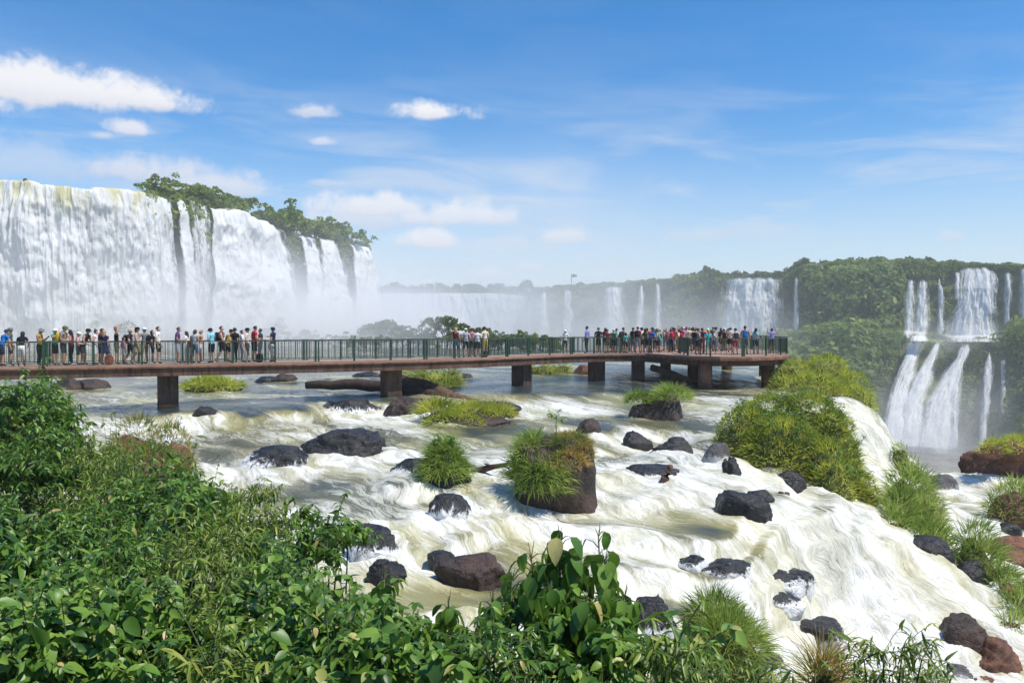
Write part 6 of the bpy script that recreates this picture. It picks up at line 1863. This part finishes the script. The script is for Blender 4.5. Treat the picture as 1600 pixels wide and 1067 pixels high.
TPL = [(875, 838, 1000, 4.6, 40, .13, 'tallest drooping leaved plant against the pale water'), (830, 872, 1010, 4.7, 38, .125, 'drooping leaved plant left of the tallest one'), (800, 905, 1000, 4.8, 22, .11, 'thin drooping plant on the outer side of the pair'),
       (905, 870, 1010, 4.6, 40, .125, 'leaning drooping plant right of the tallest one'), (945, 878, 1020, 4.5, 44, .125, 'dense drooping plant in the middle of the tall row'), (935, 838, 900, 4.7, 7, .10, 'thin bare topped stalk with a few curled leaves'),
       (975, 935, 1040, 4.4, 40, .125, 'drooping plant at the end of the tall row'), (860, 930, 1040, 4.4, 44, .125, 'bushy drooping plant at the front of the tall row'), (915, 940, 1050, 4.3, 44, .125, 'full drooping plant low in the tall row'),
       (770, 945, 1030, 4.6, 30, .12, 'shorter drooping plant joining the broad leaved hedge'), (700, 950, 1030, 4.7, 26, .12, 'drooping plant standing alone out of the hedge'), (650, 970, 1040, 4.8, 26, .12, 'short drooping plant over the hedge'), (600, 905, 1000, 5.0, 24, .13, 'two headed drooping plant over the foam near the thicket')]
for k, (x, y0, y1, d, n, sz, lb) in enumerate(TPL): tall_plant(lb, x, y0, y1, d, n, sz, 1000 + k)
# small shrubs lower right and on the river bank
def small_shrub(label, pts, d, size, seed, kind='lance', spread=.35):
    rs = random.Random(seed); P = [np.array(px(x, y, d * (1 + rs.uniform(-.04, .06)))) for (x, y) in pts]
    c = np.mean(P, 0); gz = float(bank(np.array(c[0]), np.array(c[1] + .2))); gz = min(gz, c[2] - .4)
    o = thing('leafy_shrub', label, 'shrub', (c[0], c[1] + .2, gz), 0, 'shrubs on the near bank'); loc = np.array([c[0], c[1] + .2, gz])
    lv = []; mb = MB(); tw = MB()
    for p in P:
        q = p - loc; mb.tube([(q[0] * .3, q[1] * .3, -.1), q * .6, q], [.016, .012, .007], 5, False)
        for k in range(7):
            a = rs.uniform(0, 6.283); e = q + spread * rs.uniform(.4, 1) * np.array([math.cos(a), math.sin(a), rs.uniform(-.2, .9)])
            sprig(lv, tw, q, e, size, 7, rs, .4, 5, .005)
    mb.build('branch', M['bark'], o, True, kind='stuff'); tw.build('twig', M['stem'], o, True, kind='stuff'); put_leaves(o, lv, kind, 260)


small_shrub('bright green shrub in front of the half drowned mossy rock', [(1350, 1030), (1380, 1020), (1410, 1012), (1440, 1030), (1390, 1055), (1340, 1062), (1430, 1062), (1365, 1075), (1405, 1085), (1460, 1070)], 8.5, .12, 1201, 'narrow', .36)
small_shrub('small bright shrub between the tussock and the lower rapids', [(1185, 1060), (1205, 1068), (1165, 1075), (1225, 1085)], 7.0, .10, 1202, 'narrow', .24)
small_shrub('bright shrub touching the large round tussock', [(1060, 1010), (1085, 1020), (1040, 1030), (1095, 1050), (1070, 1060)], 5.5, .11, 1203, 'heart', .24)
# ------------------------------------------------------------------ spray mist hanging over the falls, and the air itself
def mat_mist(name, puffs, scale, dens, contrast=(.32, .72)):
    m, t, out = new_mat(name)
    pos = t.node('ShaderNodeNewGeometry').outputs['Position']
    tot = None
    for (c, r, k) in puffs:
        v = t.vm('DIVIDE', t.vm('SUBTRACT', pos, tuple(c)), tuple(r))
        l2 = t.vm('DOT_PRODUCT', v, v)
        g = t.m('MULTIPLY', t.m('EXPONENT', t.m('MULTIPLY', l2, -1.0)), k)
        tot = g if tot is None else t.m('ADD', tot, g)
    n = t.noise(pos, scale, 3, 0.55)
    d = t.m('MULTIPLY', t.m('MULTIPLY', tot, t.mapr(n, contrast[0], contrast[1], 0.25, 1.5)), dens)
    v = t.node('ShaderNodeVolumePrincipled', {'Color': (1.0, 1.0, 1.0, 1), 'Anisotropy': 0.0, 'Density': d})
    t.l.new(v.outputs[0], out.inputs['Volume'])
    return m


def box_obj(name, lo, hi, mat, kind):
    mb = MB(); mb.box((np.array(lo) + np.array(hi)) / 2, np.array(hi) - np.array(lo))
    return mb.build(name, mat, None, kind=kind)


LM = mat_mist('left_spray', [((-95, 135, -4), (60, 26, 11), .06), ((-78, 165, 0), (45, 34, 10), .05), ((-50, 215, -3), (35, 45, 10), .06), ((-60, 190, -4), (60, 60, 6), .03), ((-75, 140, 8), (40, 22, 9), .010), ((-55, 180, 8), (20, 30, 9), .010)], .06, 1.0)
box_obj('spray_mist', (-200, 108, -6), (-12, 262, 34), LM, 'stuff')
FM = mat_mist('gorge_spray', [((-60, 490, -6), (110, 60, 16), .015), ((20, 440, 2), (70, 60, 24), .010), ((60, 400, -4), (70, 50, 18), .008), ((10, 430, 50), (75, 60, 42), .0045), ((110, 385, -10), (30, 24, 14), .012)], .025, 1.0)
box_obj('spray_mist', (-200, 280, -45), (135, 570, 110), FM, 'stuff')
RM = mat_mist('canyon_spray', [((165, 288, -42), (32, 18, 14), .036), ((184, 326, -5), (18, 10, 6), .03), ((150, 290, -34), (60, 40, 14), .0025)], .05, 1.0)
box_obj('spray_mist', (90, 235, -45.9), (240, 345, 10), RM, 'stuff')

m, t, out = new_mat('haze_air')
v = t.node('ShaderNodeVolumePrincipled', {'Color': (0.96, 0.98, 1.0, 1), 'Anisotropy': 0.0, 'Density': 0.00036})
t.l.new(v.outputs[0], out.inputs['Volume'])
box_obj('haze', (-2800, -260, -53), (2900, 2950, 112), m, 'stuff')
